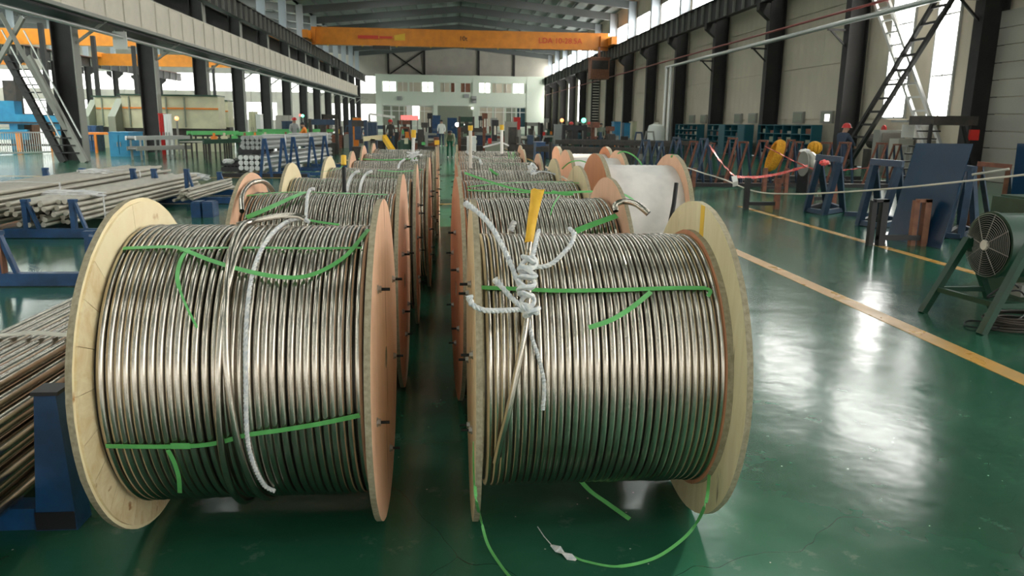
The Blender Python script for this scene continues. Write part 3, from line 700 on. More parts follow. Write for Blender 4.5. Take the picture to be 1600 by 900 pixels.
# a stray turn riding over its neighbours in the middle of the coil
def stray_turn(t, x0, x1, R, r, a0, a1, mt='tube'):
    pts = []
    for k in range(61):
        u = k/60; a = a0+(a1-a0)*u; e = R+r*1.2*math.sin(math.pi*min(1, u*3 if u < .33 else (1-u)*3 if u > .67 else 1)*0.5)
        pts.append((x0+(x1-x0)*(3*u*u-2*u**3), math.cos(a)*e, math.sin(a)*e))
    m = MB(); m.tube(pts, r, 10); return m.build('crossing_turn', mt, t, smooth=True)
stray_turn(L1, -0.06, 0.04, RL-0.002, 0.0138, math.radians(60), math.radians(255))
stray_turn(L1, -0.02, -0.06, RL-0.002, 0.0138, math.radians(95), math.radians(290))
# ---- right front spool
yR, zR, RR = 3.03, 0.65, 0.515
R1, R1fl, R1fr = spool(0.092, 1.035, yR, 1.3, RR, 33, 0.0128, 'large steel tube spool at front right with rope and yellow taped end', 'pinef', 'pinef', seg=120, sides=10, seed=11, messy=0.18)
hwR = (1.035-0.092)/2
disc(hwR-0.045, hwR-0.022, 0.53, 'red_ply', R1, 'inner_disc', hole=0.1)
disc(-hwR+0.022, -hwR+0.035, 0.50, 'pinef', R1, 'inner_disc', hole=0.1)
m = MB(); m.bb(hwR-0.0232, hwR-0.0215, -0.10, -0.055, 0.45, 0.642); m.build('painted_stripe', 'yellow', R1fr, label='yellow stripe on the inner face')
surf_strap(R1, yR, zR, RR, [(748, 449), (800, 451), (870, 454), (960, 453), (1050, 450), (1104, 450)], 0.016)
surf_strap(R1, yR, zR, RR, [(1104, 450), (1110, 455), (1106, 463)], 0.014, lifts=[.004, .012, .004])
surf_strap(R1, yR, zR, RR, [(1017, 456), (1003, 468), (985, 482), (955, 500), (920, 512)], 0.017, lifts=[.005, .03, .045, .06, .07])
surf_rope(R1, yR, zR, RR, [(822, 470), (826, 500), (832, 530), (842, 560), (850, 600), (848, 640)], 0.008)
# upright tube end bound with rope, capped in yellow tape
YB = 2.70
def at(px, py, Y=YB): return Vector(ony(px, py, Y))
def fr(px, py, lift=0.02): p, n = surface_hit(px, py, yR, zR, RR+lift); return Vector(p)
tb = [fr(775, 722, .012), fr(782, 690, .013), fr(795, 640, .014), (fr(812, 560, .016)), fr(822, 500, .022), fr(826, 450, .035), fr(826, 420, .05), at(825, 398, 2.76), at(827, 380, 2.80), at(829, 370, 2.82)]
tbp = smooth_path(tb, 8)
m = MB(); m.tube(tbp, 0.0128, 12); te = loc_build(m, 'tube_end', 'tube', R1, True, 'tube end pulled across the coil and standing up')
m = MB(); P_ = [fr(826, 392, .07), at(829, 372, 2.86), at(833, 345, 2.85), at(838, 318, 2.84), at(841, 296, 2.83)]
vs = []; wd = [0.017, 0.017, 0.019, 0.022, 0.027]; dp = [0.017, 0.016, 0.013, 0.011, 0.010]
P_ = [at(826.5, 378, 2.805), at(829, 362, 2.82), at(832.5, 338, 2.83), at(837, 315, 2.835), at(840.5, 296, 2.84)]
for p, w_, d_ in zip(P_, wd, dp):
    for k in range(12):
        a = 2*math.pi*k/12; vs.append(p+Vector((w_*math.cos(a), d_*math.sin(a), 0.004*math.cos(3*a))))
m.add(vs, [(i*12+k, i*12+(k+1) % 12, i*12+12+(k+1) % 12, i*12+12+k) for i in range(4) for k in range(12)]+[tuple(range(48, 60))])
loc_build(m, 'tape_cap', 'tape', R1, True, 'yellow tape wrapped round the tube end')
def rope_pts(pts, r, name='rope', label=None, tip=True, n=8):
    P = smooth_path(pts, n); out = [P[0]]
    for a, b in zip(P, P[1:]):
        d = (b-a).length; k = max(1, int(d/0.005))
        for i in range(1, k+1): out.append(a.lerp(b, i/k))
    rr = [r*(1.35 if (tip and i < 4) else 1.15 if (tip and i < 8) else 1) for i in range(len(out))]
    m = MB(); m.tube(out, rr, 12, twist=120, lobes=3); return loc_build(m, name, 'rope', R1, True, label)
knot = lambda: at(822, 440, 2.55)
rope_pts([at(728, 318, 2.80), at(745, 330, 2.74), at(765, 350, 2.68), at(782, 378, 2.62), at(795, 405, 2.58), at(805, 430, 2.55), at(812, 446, 2.53)], 0.0095)
rope_pts([at(733, 462, 2.40), at(738, 476, 2.40), at(758, 485, 2.41), at(790, 485, 2.45), at(812, 484, 2.49), at(832, 487, 2.49)], 0.0095)
rope_pts([at(774, 437, 2.58), at(784, 448, 2.55), at(798, 464, 2.52), at(815, 479, 2.49), at(830, 486, 2.48)], 0.0095)
rope_pts([at(826, 415, 2.56), at(845, 417, 2.56), at(862, 412, 2.58), at(878, 398, 2.60), at(892, 382, 2.64), at(897, 366, 2.70), at(890, 357, 2.74)], 0.0085, tip=False)
rope_pts([at(842, 360, 2.76), at(836, 385, 2.68), at(832, 405, 2.60), at(830, 420, 2.55)], 0.0085, tip=False)
# lashings round the tube end
for i, (px, py, w_, tl) in enumerate([(827, 404, .030, .3), (826, 412, .033, -.2), (823, 424, .036, .35), (824, 432, .037, -.1), (822, 441, .038, .3), (822, 449, .036, -.3), (822, 460, .030, .2), (824, 470, .030, -.3), (829, 482, .036, .5), (831, 487, .034, -.5)]):
    c = at(px, py, 2.575-0.008*i); 
    R_ = Matrix.Rotation(tl, 3, 'Y') @ Matrix.Rotation(0.5*math.sin(i*2.0), 3, 'X')
    pts = [c+R_ @ Vector((w_*.78*math.cos(a), 0.026*math.sin(a), 0.004*math.sin(a*2))) for a in [2*math.pi*k/28 for k in range(28)]]
    m = MB(); m.tube(pts, 0.0082, 10, closed=True, lobes=3, twist=0); loc_build(m, 'rope_knot', 'rope', R1, True)
# green strap hanging down behind, and looped on the floor
def free_strap(pts, nrm, w, name, label, n=10, t=None, mt='strap'):
    P = smooth_path(pts, n); m = MB(); m.ribbon(P, nrm, w, 0.0015)
    o = m.build(name, mt, label=None) if t is None else loc_build(m, name, mt, t)
    return o
def gz(px, py, z=0.004): return Vector(onz(px, py, z))
o = free_strap([ony(741, 690, 2.62), ony(741, 730, 2.55), ony(744, 780, 2.42), gz(752, 815, .10), gz(762, 850, .03), gz(780, 880), gz(800, 905), gz(830, 935)], [(0, -1, .3)]*20+[(0, -.5, 1)]*60, 0.011, 'strap', None)
tag(o, 'thin green strap trailing from the front right spool down its left flange onto the floor', 'strap')
o = free_strap([ony(1108, 742, 2.62), ony(1103, 785, 2.5), gz(1085, 822, .06), gz(1060, 848, .02), gz(1020, 873), gz(965, 885), gz(915, 877), gz(893, 868)], [(0, -.6, 1)]*90, [0.012]*50+[0.009]*21, 'strap', None)
tag(o, 'green strap curving over the floor from the right flange of the front right spool', 'strap')
m = MB(); bl_ = [gz(862, 852, .010), gz(872, 858, .016), gz(880, 864, .012), gz(890, 870, .008), gz(900, 875, .004)]
m.ribbon(bl_, [(0.3, -.5, 1), (-.4, -.3, 1), (.5, -.2, .8), (-.3, 0, 1), (0, 0, 1)], [0.012, 0.03, 0.016, 0.034, 0.01], 0.003)
m.ribbon([gz(840, 823, .004), gz(850, 838, .006), gz(863, 853, .008)], (0, 0, 1), 0.003, 0.002)
tag(m.build('scrap', 'rope'), 'scrap of white tape with a thread lying on the floor before the spools', 'scrap')
o = free_strap([ony(897, 738, 2.95), gz(920, 765, .10), gz(950, 787, .04), gz(984, 811, .006)], [(0, -.5, 1)]*40, 0.020, 'strap', None)
tag(o, 'short wide green strap end hanging to the floor under the front right spool', 'strap')

# ---- the rest of the left row (near to far)
specL = [
 (-1.17, -0.262, 4.62, 1.30, 0.535, 30, .0140, 'pink', 'pink', 'second steel tube spool in the left row with pink ply flanges and arched loose tube'),
 (-1.225, -0.235, 6.12, 1.28, 0.525, 34, .0135, 'pine', 'pink', 'third steel tube spool in the left row with cream left flange'),
 (-1.15, -0.17, 7.55, 1.27, 0.53, 34, .0135, 'pine', 'pink', 'fourth steel tube spool in the left row with rounded cream flange'),
 (-1.10, -0.15, 9.0, 1.27, 0.53, 34, .0135, 'pink', 'red_ply', 'fifth steel tube spool in the left row with reddish right flange'),
 (-1.16, -0.14, 10.8, 1.28, 0.54, 30, .015, 'pink', 'pink', 'sixth steel tube spool in the left row with narrow pink flange'),
 (-1.15, -0.13, 12.15, 1.28, 0.55, 30, .015, 'pink', 'pink', 'last steel tube spool at the far end of the left row')]
LS = []
for i, (a, b, y, D, Rc, n, r, fa, fb, lab) in enumerate(specL):
    t, fl, fr_ = spool(a, b, y, D, Rc, n, r, lab, fa, fb, seg=80 if i < 2 else 56, sides=8 if i < 2 else 6, seed=20+i, rot=[0.0, 0.01, -0.01, 0.02, 0, 0][i]); LS.append(t)
L2, L3, L4, L5, L6, L7 = LS
surf_strap(L2, 4.62, .65, .535, [(385, 340), (420, 325), (455, 309), (476, 300)], 0.035, lifts=[.01, .015, .02, .02])
surf_strap(L2, 4.62, .65, .535, [(384, 306), (430, 301), (480, 300), (540, 302), (605, 304)], 0.022)
surf_strap(L2, 4.62, .65, .535, [(478, 343), (500, 347), (530, 351)], 0.014, lifts=[.01, .01, .01])
surf_rope(L2, 4.62, .65, .535, [(478, 346), (479, 325), (481, 305), (485, 296), (492, 295)], 0.010)
m = MB(); m.tube(smooth_path([ony(378, 330, 4.15), ony(378, 305, 4.3), ony(390, 288, 4.5), ony(408, 283, 4.6), ony(420, 290, 4.7), ony(427, 300, 4.8)], 8), .014, 10); loc_build(m, 'loose_tube', 'tube', L2, True, 'tube end arching above the coil')
surf_strap(L3, 6.12, .64, .525, [(470, 268), (505, 268), (530, 263), (535, 258)], 0.035, lifts=[.01, .01, .03, .05])
surf_strap(L3, 6.12, .64, .525, [(548, 268), (575, 274), (625, 277)], 0.014)
m = MB(); m.tube([ony(538, 300, 5.72), ony(537, 262, 5.8)], .016, 10); loc_build(m, 'tube_end', 'bolt', L3, True)
m = MB(); m.tube([ony(537, 258, 5.8), ony(537, 243, 5.82)], .020, 10); loc_build(m, 'tape_cap', 'yellow', L3, True, 'yellow tape on the tube end')
for x_, px in ((560, 545), (575, 565)):
    surf_rope(L3, 6.12, .64, .525, [(px-3, 300), (px, 285), (px+7, 272), (px+17, 267)], 0.012)
surf_rope(L5, 9.0, .635, .53, [(622, 268), (624, 257), (632, 249)], 0.014)
for (t, y, Rc, xs) in ((L5, 9.0, .53, (600, 655)), (L6, 10.8, .54, (560, 650)), (L4, 7.55, .53, (590, 660))):
    surf_strap(t, y, .64, Rc, [(xs[0], 248 if t is not L4 else 266), ((xs[0]+xs[1])/2, 250 if t is not L4 else 268), (xs[1], 247 if t is not L4 else 265)], 0.02)
m = MB(); m.tube([ony(645, 245, 10.6), ony(646, 215, 10.6)], .022, 8); loc_build(m, 'tube_end', 'rope', L6, True)
m = MB(); m.tube([ony(646, 215, 10.6), ony(646.5, 203, 10.6)], .032, 8); loc_build(m, 'tape_cap', 'yellow', L6, True, 'yellow tape on the tube end')
for k in range(14):
    a = random.uniform(0, 6.28); m = MB(); c = Vector(ony(648+random.uniform(-6, 6), 246+random.uniform(-7, 7), 10.2)); d = Vector((math.cos(a)*.06, 0.02, math.sin(a)*.05)); m.tube([c-d, c+Vector((0, -.02, 0.01)), c+d], .011, 6); loc_build(m, 'rope_knot', 'rope', L6, True)
m = MB(); m.bb(-0.19, -0.12, 11.9, 12.3, 1.27, 1.33); loc_build(m, 'tape_cap', 'tape', L7)
# ---- the rest of the right row
specR = [
 (0.048, 0.955, 4.40, 1.30, 0.53, 31, .0138, 'red_ply', 'pink', 'second steel tube spool in the right row with bent tube end over its flange', 0.045),
 (0.07, 1.02, 5.85, 1.29, 0.53, 32, .0138, 'red_ply', 'pinef', 'third steel tube spool in the right row with pale yellowish right flange', 0.03),
 (0.08, 1.03, 7.30, 1.28, 0.53, 32, .0138, 'red_ply', 'pinef', 'fourth steel tube spool in the right row with small pale flange', 0.0),
 (0.09, 1.05, 8.75, 1.27, 0.54, 30, .015, 'pink', 'pink', 'fifth steel tube spool in the right row with pink right flange', 0.0),
 (0.12, 1.02, 10.25, 1.27, 0.54, 30, .015, 'pink', 'pink', 'sixth steel tube spool in the right row behind the white rod', 0.0),
 (0.14, 1.13, 11.8, 1.28, 0.55, 30, .015, 'pink', 'pink', 'last steel tube spool at the far end of the right row', 0.0)]
RS = []
for i, (a, b, y, D, Rc, n, r, fa, fb, lab, ro) in enumerate(specR):
    t, fl, fr_ = spool(a, b, y, D, Rc, n, r, lab, fa, fb, seg=80 if i < 2 else 56, sides=8 if i < 2 else 6, seed=40+i, rot=ro); RS.append(t)
R2, R3, R4, R5, R6, R7 = RS
surf_strap(R2, 4.40, .65, .53, [(900, 361), (925, 351), (964, 337)], 0.036, lifts=[.01, .02, .03])
m = MB(); m.tube(smooth_path([ony(962, 330, 3.98), ony(962, 320, 4.0), ony(975, 315, 4.0), ony(992, 318, 3.96), ony(1004, 326, 3.92), ony(1013, 334, 3.9)], 8), .016, 12, caps=False); loc_build(m, 'tube_end', 'tube', R2, True, 'bent tube end pointing right over the flange')
m = MB(); m.tube([ony(1011.5, 332, 3.903), ony(1013.6, 334.2, 3.899)], .013, 12); loc_build(m, 'tube_mouth_shade', 'black', R2)  # black disc painted in for the dark inside the open tube
surf_rope(R2, 4.40, .65, .53, [(798, 362), (801, 352), (804, 346)], 0.016, lifts=[.02, .03, .04])
def green_thread(t, pts, w=.006, Y=None):
    P = smooth_path(pts, 8); m = MB(); m.ribbon(P, (0, -1, .4), w, .003); return loc_build(m, 'strap', 'strap', t)
green_thread(R3, [ony(726, 270, 5.3), ony(760, 282, 5.25), ony(800, 294, 5.2), ony(850, 301, 5.2), ony(900, 300, 5.2), ony(950, 299, 5.25), ony(975, 304, 5.3), ony(990, 313, 5.35)], .014)
surf_strap(R3, 5.85, .645, .53, [(730, 292), (790, 286), (860, 284), (905, 286)], 0.012)
surf_strap(R3, 5.85, .645, .53, [(730, 297), (800, 300), (866, 302), (896, 303)], 0.014, lifts=[.005, .01, .02, .03])
surf_strap(R3, 5.85, .645, .53, [(862, 299), (880, 303), (896, 303)], 0.03, lifts=[.03, .03, .03])
green_thread(R2, [ony(874, 306, 4.1), ony(865, 320, 4.0), ony(860, 336, 3.96)], .006)
surf_strap(R4, 7.30, .64, .53, [(764, 262), (770, 268), (778, 273)], 0.03)
surf_strap(R5, 8.75, .635, .54, [(740, 247), (780, 248), (815, 246)], 0.03)
for k in range(8): surf_strap(R5, 8.75, .635, .54, [(795+random.uniform(-3, 10), 236+random.uniform(-2, 3)), (800+random.uniform(-5, 8), 246+random.uniform(-4, 4))], 0.015, lift=.02)
for k in range(12):
    a = random.uniform(0, 6.28); m = MB(); c = Vector(ony(832+random.uniform(-4, 4), 265+random.uniform(-6, 6), 6.75)); d = Vector((math.cos(a)*.03, 0.02, math.sin(a)*.03)); m.tube([c-d, c+Vector((0, -.02, 0.01)), c+d], .008, 6); loc_build(m, 'rope_knot', 'rope', R4, True)
surf_rope(R4, 7.30, .64, .53, [(830, 272), (850, 268), (875, 275), (890, 283)], .008)
# rods with yellow ends standing on the far coils
for (t, px, y0_, y1_, Y, mt, tp) in ((R6, 784, 240, 203, 9.8, 'white', True), (R5, 735, 262, 204, 8.4, 'fabric', True), (R5, 860, 250, 222, 8.3, 'bolt', False)):
    m = MB(); m.tube([ony(px, y0_, Y), ony(px, y1_, Y)], .018, 8); loc_build(m, 'tube_end', mt, t, True)
    if tp: m = MB(); m.tube([ony(px, y1_, Y), ony(px, y1_-8, Y)], .026, 8); loc_build(m, 'tape_cap', 'yellow', t, True, 'yellow tape on the tube end')
surf_rope(R5, 8.75, .635, .54, [(728, 236), (738, 244), (748, 248), (752, 256)], .014, lifts=[.08, .03, .01, .01])
surf_rope(R6, 10.25, .635, .54, [(755, 230), (775, 225), (784, 223), (795, 228)], .012, lifts=[.02, .06, .08, .02])
# ---- third row of white wrapped spools
spW = []
for (a, b, y, D, Rc, fa, fb, lab, ro) in (
    (1.47, 2.30, 7.65, 1.32, 0.545, 'red_ply', 'pink', 'nearest white wrapped spool in the right hand row with orange flanges', 0.06),
    (1.42, 2.10, 9.25, 1.30, 0.555, 'pink', 'pink', 'middle white wrapped spool with pale orange flanges', 0.03),
    (1.52, 2.26, 10.75, 1.30, 0.545, 'pink', 'red_ply', 'farthest white wrapped spool partly hidden by its neighbour', 0.02)):
    t, _, _ = spool(a, b, y, D, Rc, 0, 0.013, lab, fa, fb, rot=ro, seed=70+int(y), wrapped=True, ft=.045); spW.append(t)
W1 = spW[0]
m = MB(); m.tube([ony(1044, 363, 6.95), ony(1053, 318, 7.0), ony(1057, 286, 7.05)], .02, 10); loc_build(m, 'tube_end', 'bolt', W1, True)
m = MB(); m.ribbon(smooth_path([ony(1048, 245, 7.6), ony(1056, 243, 7.6), ony(1066, 252, 7.6), ony(1068, 272, 7.6)], 6), (0, -1, 0), .02, .003); loc_build(m, 'strap', 'strap', W1)
m = MB(); m.ribbon(smooth_path([ony(965, 240, 9), ony(975, 237, 9), ony(990, 243, 9), ony(1002, 256, 9), ony(1006, 270, 9)], 6), (0, -1, 0), .016, .003); loc_build(m, 'strap', 'strap', spW[1])
m = MB(); m.ribbon(smooth_path([ony(878, 264, 8.8), ony(890, 254, 8.7), ony(905, 251, 8.7), ony(920, 255, 8.7)], 6), (0, -1, 0), .014, .003); loc_build(m, 'strap', 'strap', spW[1])

# ================================================================ RACKS, BUNDLES AND STANDS AROUND THE SPOOLS
def tube_bundle(label, x0, x1, z0, z1, ya, yb, r, bind_ys, seed, binder='fabric', stagger=0.25, mt='tube2'):
    rng = random.Random(seed); t = thing('tube_bundle', label, 'tubes', ((x0+x1)/2, (ya+yb)/2, 0)); L = yb-ya
    nx = int((x1-x0)/(2*r)); dz = 2*r*0.87; nz = int((z1-z0)/dz)
    me = MB().tube([(0, -L/2, 0), (0, L/2, 0)], r*0.86, 10).mesh('tube', mt, smooth=True)
    xc = (x0+x1)/2
    for k in range(nz):
        n = nx - (k % 2); cut = max(0, k-nz+2)
        for i in range(cut, n-cut):
            x = x0+r+(k % 2)*r+i*2*r-xc; z = z0+r+k*dz
            inst(me, 'tube', t, (x+rng.uniform(-.003, .003), rng.uniform(-stagger, stagger), z+rng.uniform(-.002, .002)), (rng.uniform(-.001, .001), 0, rng.uniform(-.001, .001)))
    zt = z0+nz*dz+r*0.3
    for y in bind_ys:
        hw_ = (x1-x0)/2+0.008; m = MB(); yy = y-(ya+yb)/2
        m.ribbon([(-hw_, yy, z0-.008), (hw_, yy, z0-.008)], (0, 0, -1), .05, .004); m.ribbon([(-hw_, yy, zt), (0, yy+.05, zt+.012), (hw_, yy, zt)], (0, 0, 1), .05, .004)
        m.ribbon([(hw_, yy, z0-.008), (hw_, yy, zt)], (1, 0, 0), .05, .004); m.ribbon([(-hw_, yy, z0-.008), (-hw_, yy, zt)], (-1, 0, 0), .05, .004)
        m.build('binding', binder, t)
    return t
tube_bundle('steel tube bundle at the lower left edge beside the front left spool', -2.25, -1.66, 0.10, 0.60, 0.9, 5.3, 0.031, [3.6], 1, mt='tube')
b2 = tube_bundle('nearer bundle of pale steel tubes on blue racks at left with white binding', -5.98, -5.14, 0.14, 0.50, 10.95, 16.6, 0.040, [11.9], 2, 'plastic')
b3 = tube_bundle('farther bundle of pale steel tubes behind the nearer one at left', -7.25, -6.08, 0.14, 0.60, 8.6, 17.6, 0.043, [12.6, 15.8], 3, 'plastic')
tube_bundle('third steel tube bundle behind the others at left with torn white wrapping at its end', -4.94+-.0, -4.62, 0.14, 0.36, 14.4, 17.2, 0.03, [], 4)
def crumple(c, s, seed, mt='plastic', name='plastic_wrap', par=None, label=None):
    rng = random.Random(seed); bm = bmesh.new(); bmesh.ops.create_icosphere(bm, subdivisions=3, radius=1)
    for v in bm.verts:
        k = 1+rng.uniform(-.22, .22); v.co = Vector((v.co.x*s[0]*k, v.co.y*s[1]*k, v.co.z*s[2]*k))
    m = MB(); bm.verts.ensure_lookup_table(); m.v = [tuple(v.co) for v in bm.verts]; m.f = [tuple(v.index for v in f.verts) for f in bm.faces]; m.mi = [0]*len(m.f); bm.free()
    o = m.build(name, mt, par, smooth=False, label=label); o.location = c; return o
crumple((-.1, 4.0, .34), (.34, .12, .09), 5, par=b2, label='torn white plastic at the tube ends')
crumple((.1, 1.9, .62), (.30, .10, .06), 6, par=b3)
crumple((.0, -1.9, .50), (.45, .10, .06), 8, par=b2)
def pipe_rack(label, y, x0, x1, ups, h=0.53, mt='blue', zb=0.0, group=None, brown=None):
    t = thing('pipe_rack', label, 'rack', ((x0+x1)/2, y, 0), 0, group); xc = (x0+x1)/2
    m = MB(); m.bb(x0-xc, x1-xc, -.05, .05, zb+.01, zb+.13); m.build('base_beam', mt, t)
    for x in ups:
        m = MB(); m.bb(x-xc-.03, x-xc+.03, -.04, .04, zb+.13, h); m.beam((x-xc+.15, 0, zb+.13), (x-xc+.03, 0, h-.02), .035, .06, up=(0, 1, 0)); m.bb(x-xc-.035, x-xc+.06, -.045, .045, h-.03, h+.01); m.build('upright', mt, t)
    if brown is not None:
        m = MB(); m.bb(brown-xc+.031, brown-xc+.05, -.04, .04, zb+.1, h); m.build('face_plate', 'brown', t, label='brown primed face of the upright')
    return t
pipe_rack('blue rack with two uprights holding the pale tubes at left', 10.75, -5.95, -4.55, (-5.66, -5.05), .52)
pipe_rack('long blue rack across the far ends of the pale tubes', 15.3, -7.8, -4.2, (-7.62, -6.95, -6.02, -5.63, -5.02), .66)
pipe_rack('blue rack upright standing alone beyond the pale tubes', 17.0, -5.1, -4.2, (-4.9,), .5)
pipe_rack('low blue rack with brown faced post at the left edge', 7.6, -4.9, -3.2, (-4.30, -3.45), .53, brown=-4.30)
# heavy rack at lower left carrying the near bundle
t = thing('pipe_rack', 'dark blue square steel rack post at lower left under the near tubes', 'rack', (-1.6, 2.95, 0))
m = MB(); m.add([(-.03, -.06, 0), (.13, -.06, 0), (.13, .06, 0), (-.03, .06, 0), (.02, -.05, .56), (.10, -.05, .56), (.10, .05, .56), (.02, .05, .56)], [(0,3,2,1), (4,5,6,7), (0,1,5,4), (1,2,6,5), (2,3,7,6), (3,0,4,7)]); m.build('upright', 'blue', t)
m = MB(); m.bb(-.75, -.03, -.05, .05, .0, .09); m.build('base_beam', 'blue', t)
m = MB(); m.bb(-.025, .125, -.064, -.0605, .005, .08); m.build('beam_mouth_shade', 'black', t, label='black sheet for the shade inside the square tube end')  # black sheet painting the shade within the hollow beam
m = MB(); m.bb(.01, .11, -.055, .055, .56, .575); m.build('cap', 'black', t)
for i, (px0, px1) in enumerate(((299, 314), (317, 333))):
    a = onz(px0, 340); b = onz(px1, 340); m = MB(); zt = 0.24; m.bb(a[0], b[0], a[1], a[1]+.35, 0, zt); m.bb(a[0]+.01, b[0]-.01, a[1]+.02, a[1]+.3, zt, zt+.02)
    tag(m.build('steel_block', 'blue'), ['left', 'right'][i]+' one of two dark blue steel blocks beyond the front left spool', 'block', 'blue steel blocks')
t = thing('pipe_rack', 'dark blue rack post just behind the pale pine flange at left', 'rack', (-3.3, 7.1, 0))
a = onz(135, 452)
m = MB(); m.beam((0, 0, 0), (.12, .05, .55), .16, .12); m.build('upright', 'blue', t)

# ---------------- blue and rusty sawhorse stands on the right
def sawhorse(label, T1, T2, feet, mt, name='sawhorse_stand', w=.06, group=None, mts=None, rails=True, cat='stand'):
    T1 = Vector(tuple(T1)); T2 = Vector(tuple(T2)); feet = [Vector(tuple(f)) for f in feet]; c = sum(feet, Vector())/4; c.z = 0
    t = thing(name, label, cat, c, 0, group)
    m = MB(); d = (T2-T1).normalized()*w*.6; m.beam(T1-d-c, T2+d-c, w, w); m.build('top_bar', 'rust' if mts else mt, t)
    for i, f in enumerate(feet):
        m = MB(); m.beam(f-c+Vector((0, 0, .0)), (T1 if i in (0, 1) else T2)-c-Vector((0, 0, w*.4)), w, w); m.build('leg', (mts[i % 2] if mts else mt), t)
    if rails:
        for a, b in ((0, 2), (1, 3), (0, 1), (2, 3)):
            m = MB(); z = Vector((0, 0, w*.5)); m.beam(feet[a]-c+z, feet[b]-c+z, w*.8, w*.8); m.build('base_rail', mts[0] if mts and mts[0] != 'blue2' else ('black' if a == 0 and b == 1 else mt), t)
    return t
sawhorse('slate blue sawhorse stand with pink ribbon end, left of the blue plates', ony(1281, 246, 13.7), ony(1311, 249, 13.4), [onz(1259, 331), onz(1291, 321), onz(1287, 336), onz(1317, 331)], 'blue2', w=.10)
sawhorse('slate blue sawhorse stand directly left of the large leaning plate', ony(1367, 253, 12.0), ony(1405, 256, 11.7), [onz(1342, 352), onz(1374, 341), onz(1375, 357), onz(1409, 350)], 'blue2', w=.10)
sawhorse('slate blue stand half hidden behind the large leaning plate', ony(1505, 262, 11.3), ony(1519, 264, 11.1), [onz(1478, 372), onz(1500, 358), onz(1500, 374), onz(1524, 366)], 'blue2', w=.09)
sawhorse('stand with pale worn top bar between the two blue plates', ony(1532, 256, 11.6), ony(1576, 260, 11.4), [onz(1512, 352), onz(1545, 346), onz(1560, 360), onz(1580, 352)], 'blue2', w=.07, mts=('brown', 'blue2'))
m = MB(); m.beam(onz(1315, 337)+np.array([.05, 0, .04]), onz(1375, 340)+np.array([-.05, 0, .04]), .08); tag(m.build('floor_rail', 'blue2'), 'blue floor rail between two slate blue stands', 'rail')
row = [(1004, 1014, 219, 'b'), (1026, 1035, 221, 'b'), (1053, 1062, 215, 'b'), (1079, 1089, 221, 'r'), (1095, 1105, 217, 'B'), (1139, 1151, 216, 'r'), (1156, 1168, 222, 'r'), (1187, 1199, 220, 'r'), (1232, 1241, 219, 'r'), (1284, 1299, 223, 'r'), (1313, 1329, 223, 'r'), (1371, 1385, 224, 'r')]
names = ['leftmost blue stand of the dark row beyond the white spools', 'second blue stand from the left beyond the white spools', 'tall blue stand beyond the white spools', 'brown and blue stand right of the tall blue one', 'pale blue stand where the red ribbon starts', 'brown stand behind the sagging red ribbon', 'brown and blue stand left of the yellow coil stand', 'brown stand just left of the yellow fibre coil', 'brown stand right of the yellow fibre coil', 'brown stand left of the worker in red helmet', 'brown stand in front of the worker in red helmet', 'brown stand right of the worker behind the blue sawhorse']
for i, (pa, pb, py, k) in enumerate(row):
    Y = 21.0 if i > 3 else 22.5; T1 = ony(pa, py, Y); T2 = ony(pb, py+.3, Y-.35); T1[2] = T2[2] = min(1.32, T1[2]); s = .30
    feet = [(T1[0]-s, T1[1]+.05, 0), (T1[0]+s*.8, T1[1]+.25, 0), (T2[0]-s, T2[1]-.05, 0), (T2[0]+s*.8, T2[1]+.1, 0)]
    sawhorse('A-shaped '+names[i], T1, T2, feet, 'blue2', w=.05, mts={'b': None, 'B': None, 'r': ('rust', 'blue2')}[k])
# small second rank of stands further right and back
for i, (px, py) in enumerate(((1112, 224), (1250, 222), (1402, 226))):
    Y = 24.5; T1 = ony(px-5, py, Y); T2 = ony(px+5, py, Y-.3); s = .28
    sawhorse('A-shaped dark stand, '+['first', 'middle', 'last'][i]+' of three in the back rank', T1, T2, [(T1[0]-s, T1[1], 0), (T1[0]+s, T1[1]+.2, 0), (T2[0]-s, T2[1], 0), (T2[0]+s, T2[1], 0)], 'blue2', w=.05, mts=('rust', 'blue2'))
# low floor rails under the row
m = MB(); m.bb(4.2, 14.5, 20.2, 20.32, 0, .1); m.bb(4.2, 14.5, 21.5, 21.62, 0, .1); m.bb(3.0, 13, 23.2, 23.3, 0, .12)
tag(m.build('floor_rail', 'black'), 'long dark floor rails under the row of stands', 'rail')

# low U stands
def u_stand(label, x, y, w, h, m1, m2, dbl=0.0, bar_z=.08):
    t = thing('low_stand', label, 'stand', (x, y, 0)); 
    for xx, mm in ((0, m1), (w, m2)):
        m = MB(); m.bb(xx-.045, xx+.045, -.05, .05, 0, h)
        if dbl: m.bb(xx-.045-dbl, xx-.045-dbl+.07, -.02, .06, 0, h-.02); m.bb(xx-.1-dbl*.3, xx+.045, -.05, .05, h-.04, h)
        m.build('post', mm, t)
    m = MB(); m.bb(-.045, w+.045, -.03, .03, bar_z, bar_z+.07); m.build('cross_bar', 'black', t)
    return t
a = onz(1165, 327); b = onz(1212, 327); u_stand('low dark stand with one black and one brown post at the yellow line', a[0], a[1], b[0]-a[0], ony(1165, 278, a[1])[2], 'black', 'rust')
a = onz(1374, 384); b = onz(1440, 384); u_stand('low stand with black and rust brown posts before the large blue plate', a[0], a[1], b[0]-a[0], ony(1374, 311, a[1])[2], 'black', 'brown', dbl=.13)
for (px, py, w_, lab) in ((1205, 302, .55, 'left'), (1278, 320, .5, 'right')):
    a = onz(px-12, py); u_stand('small rusty low stand, '+lab+' one behind the red ribbon', a[0], a[1], w_, .62, 'rust', 'rust', bar_z=.1)
a = onz(1083, 292); u_stand('brown low post stand beside the orange spool flange', a[0]-.5, a[1], .5, .5, 'rust', 'rust')

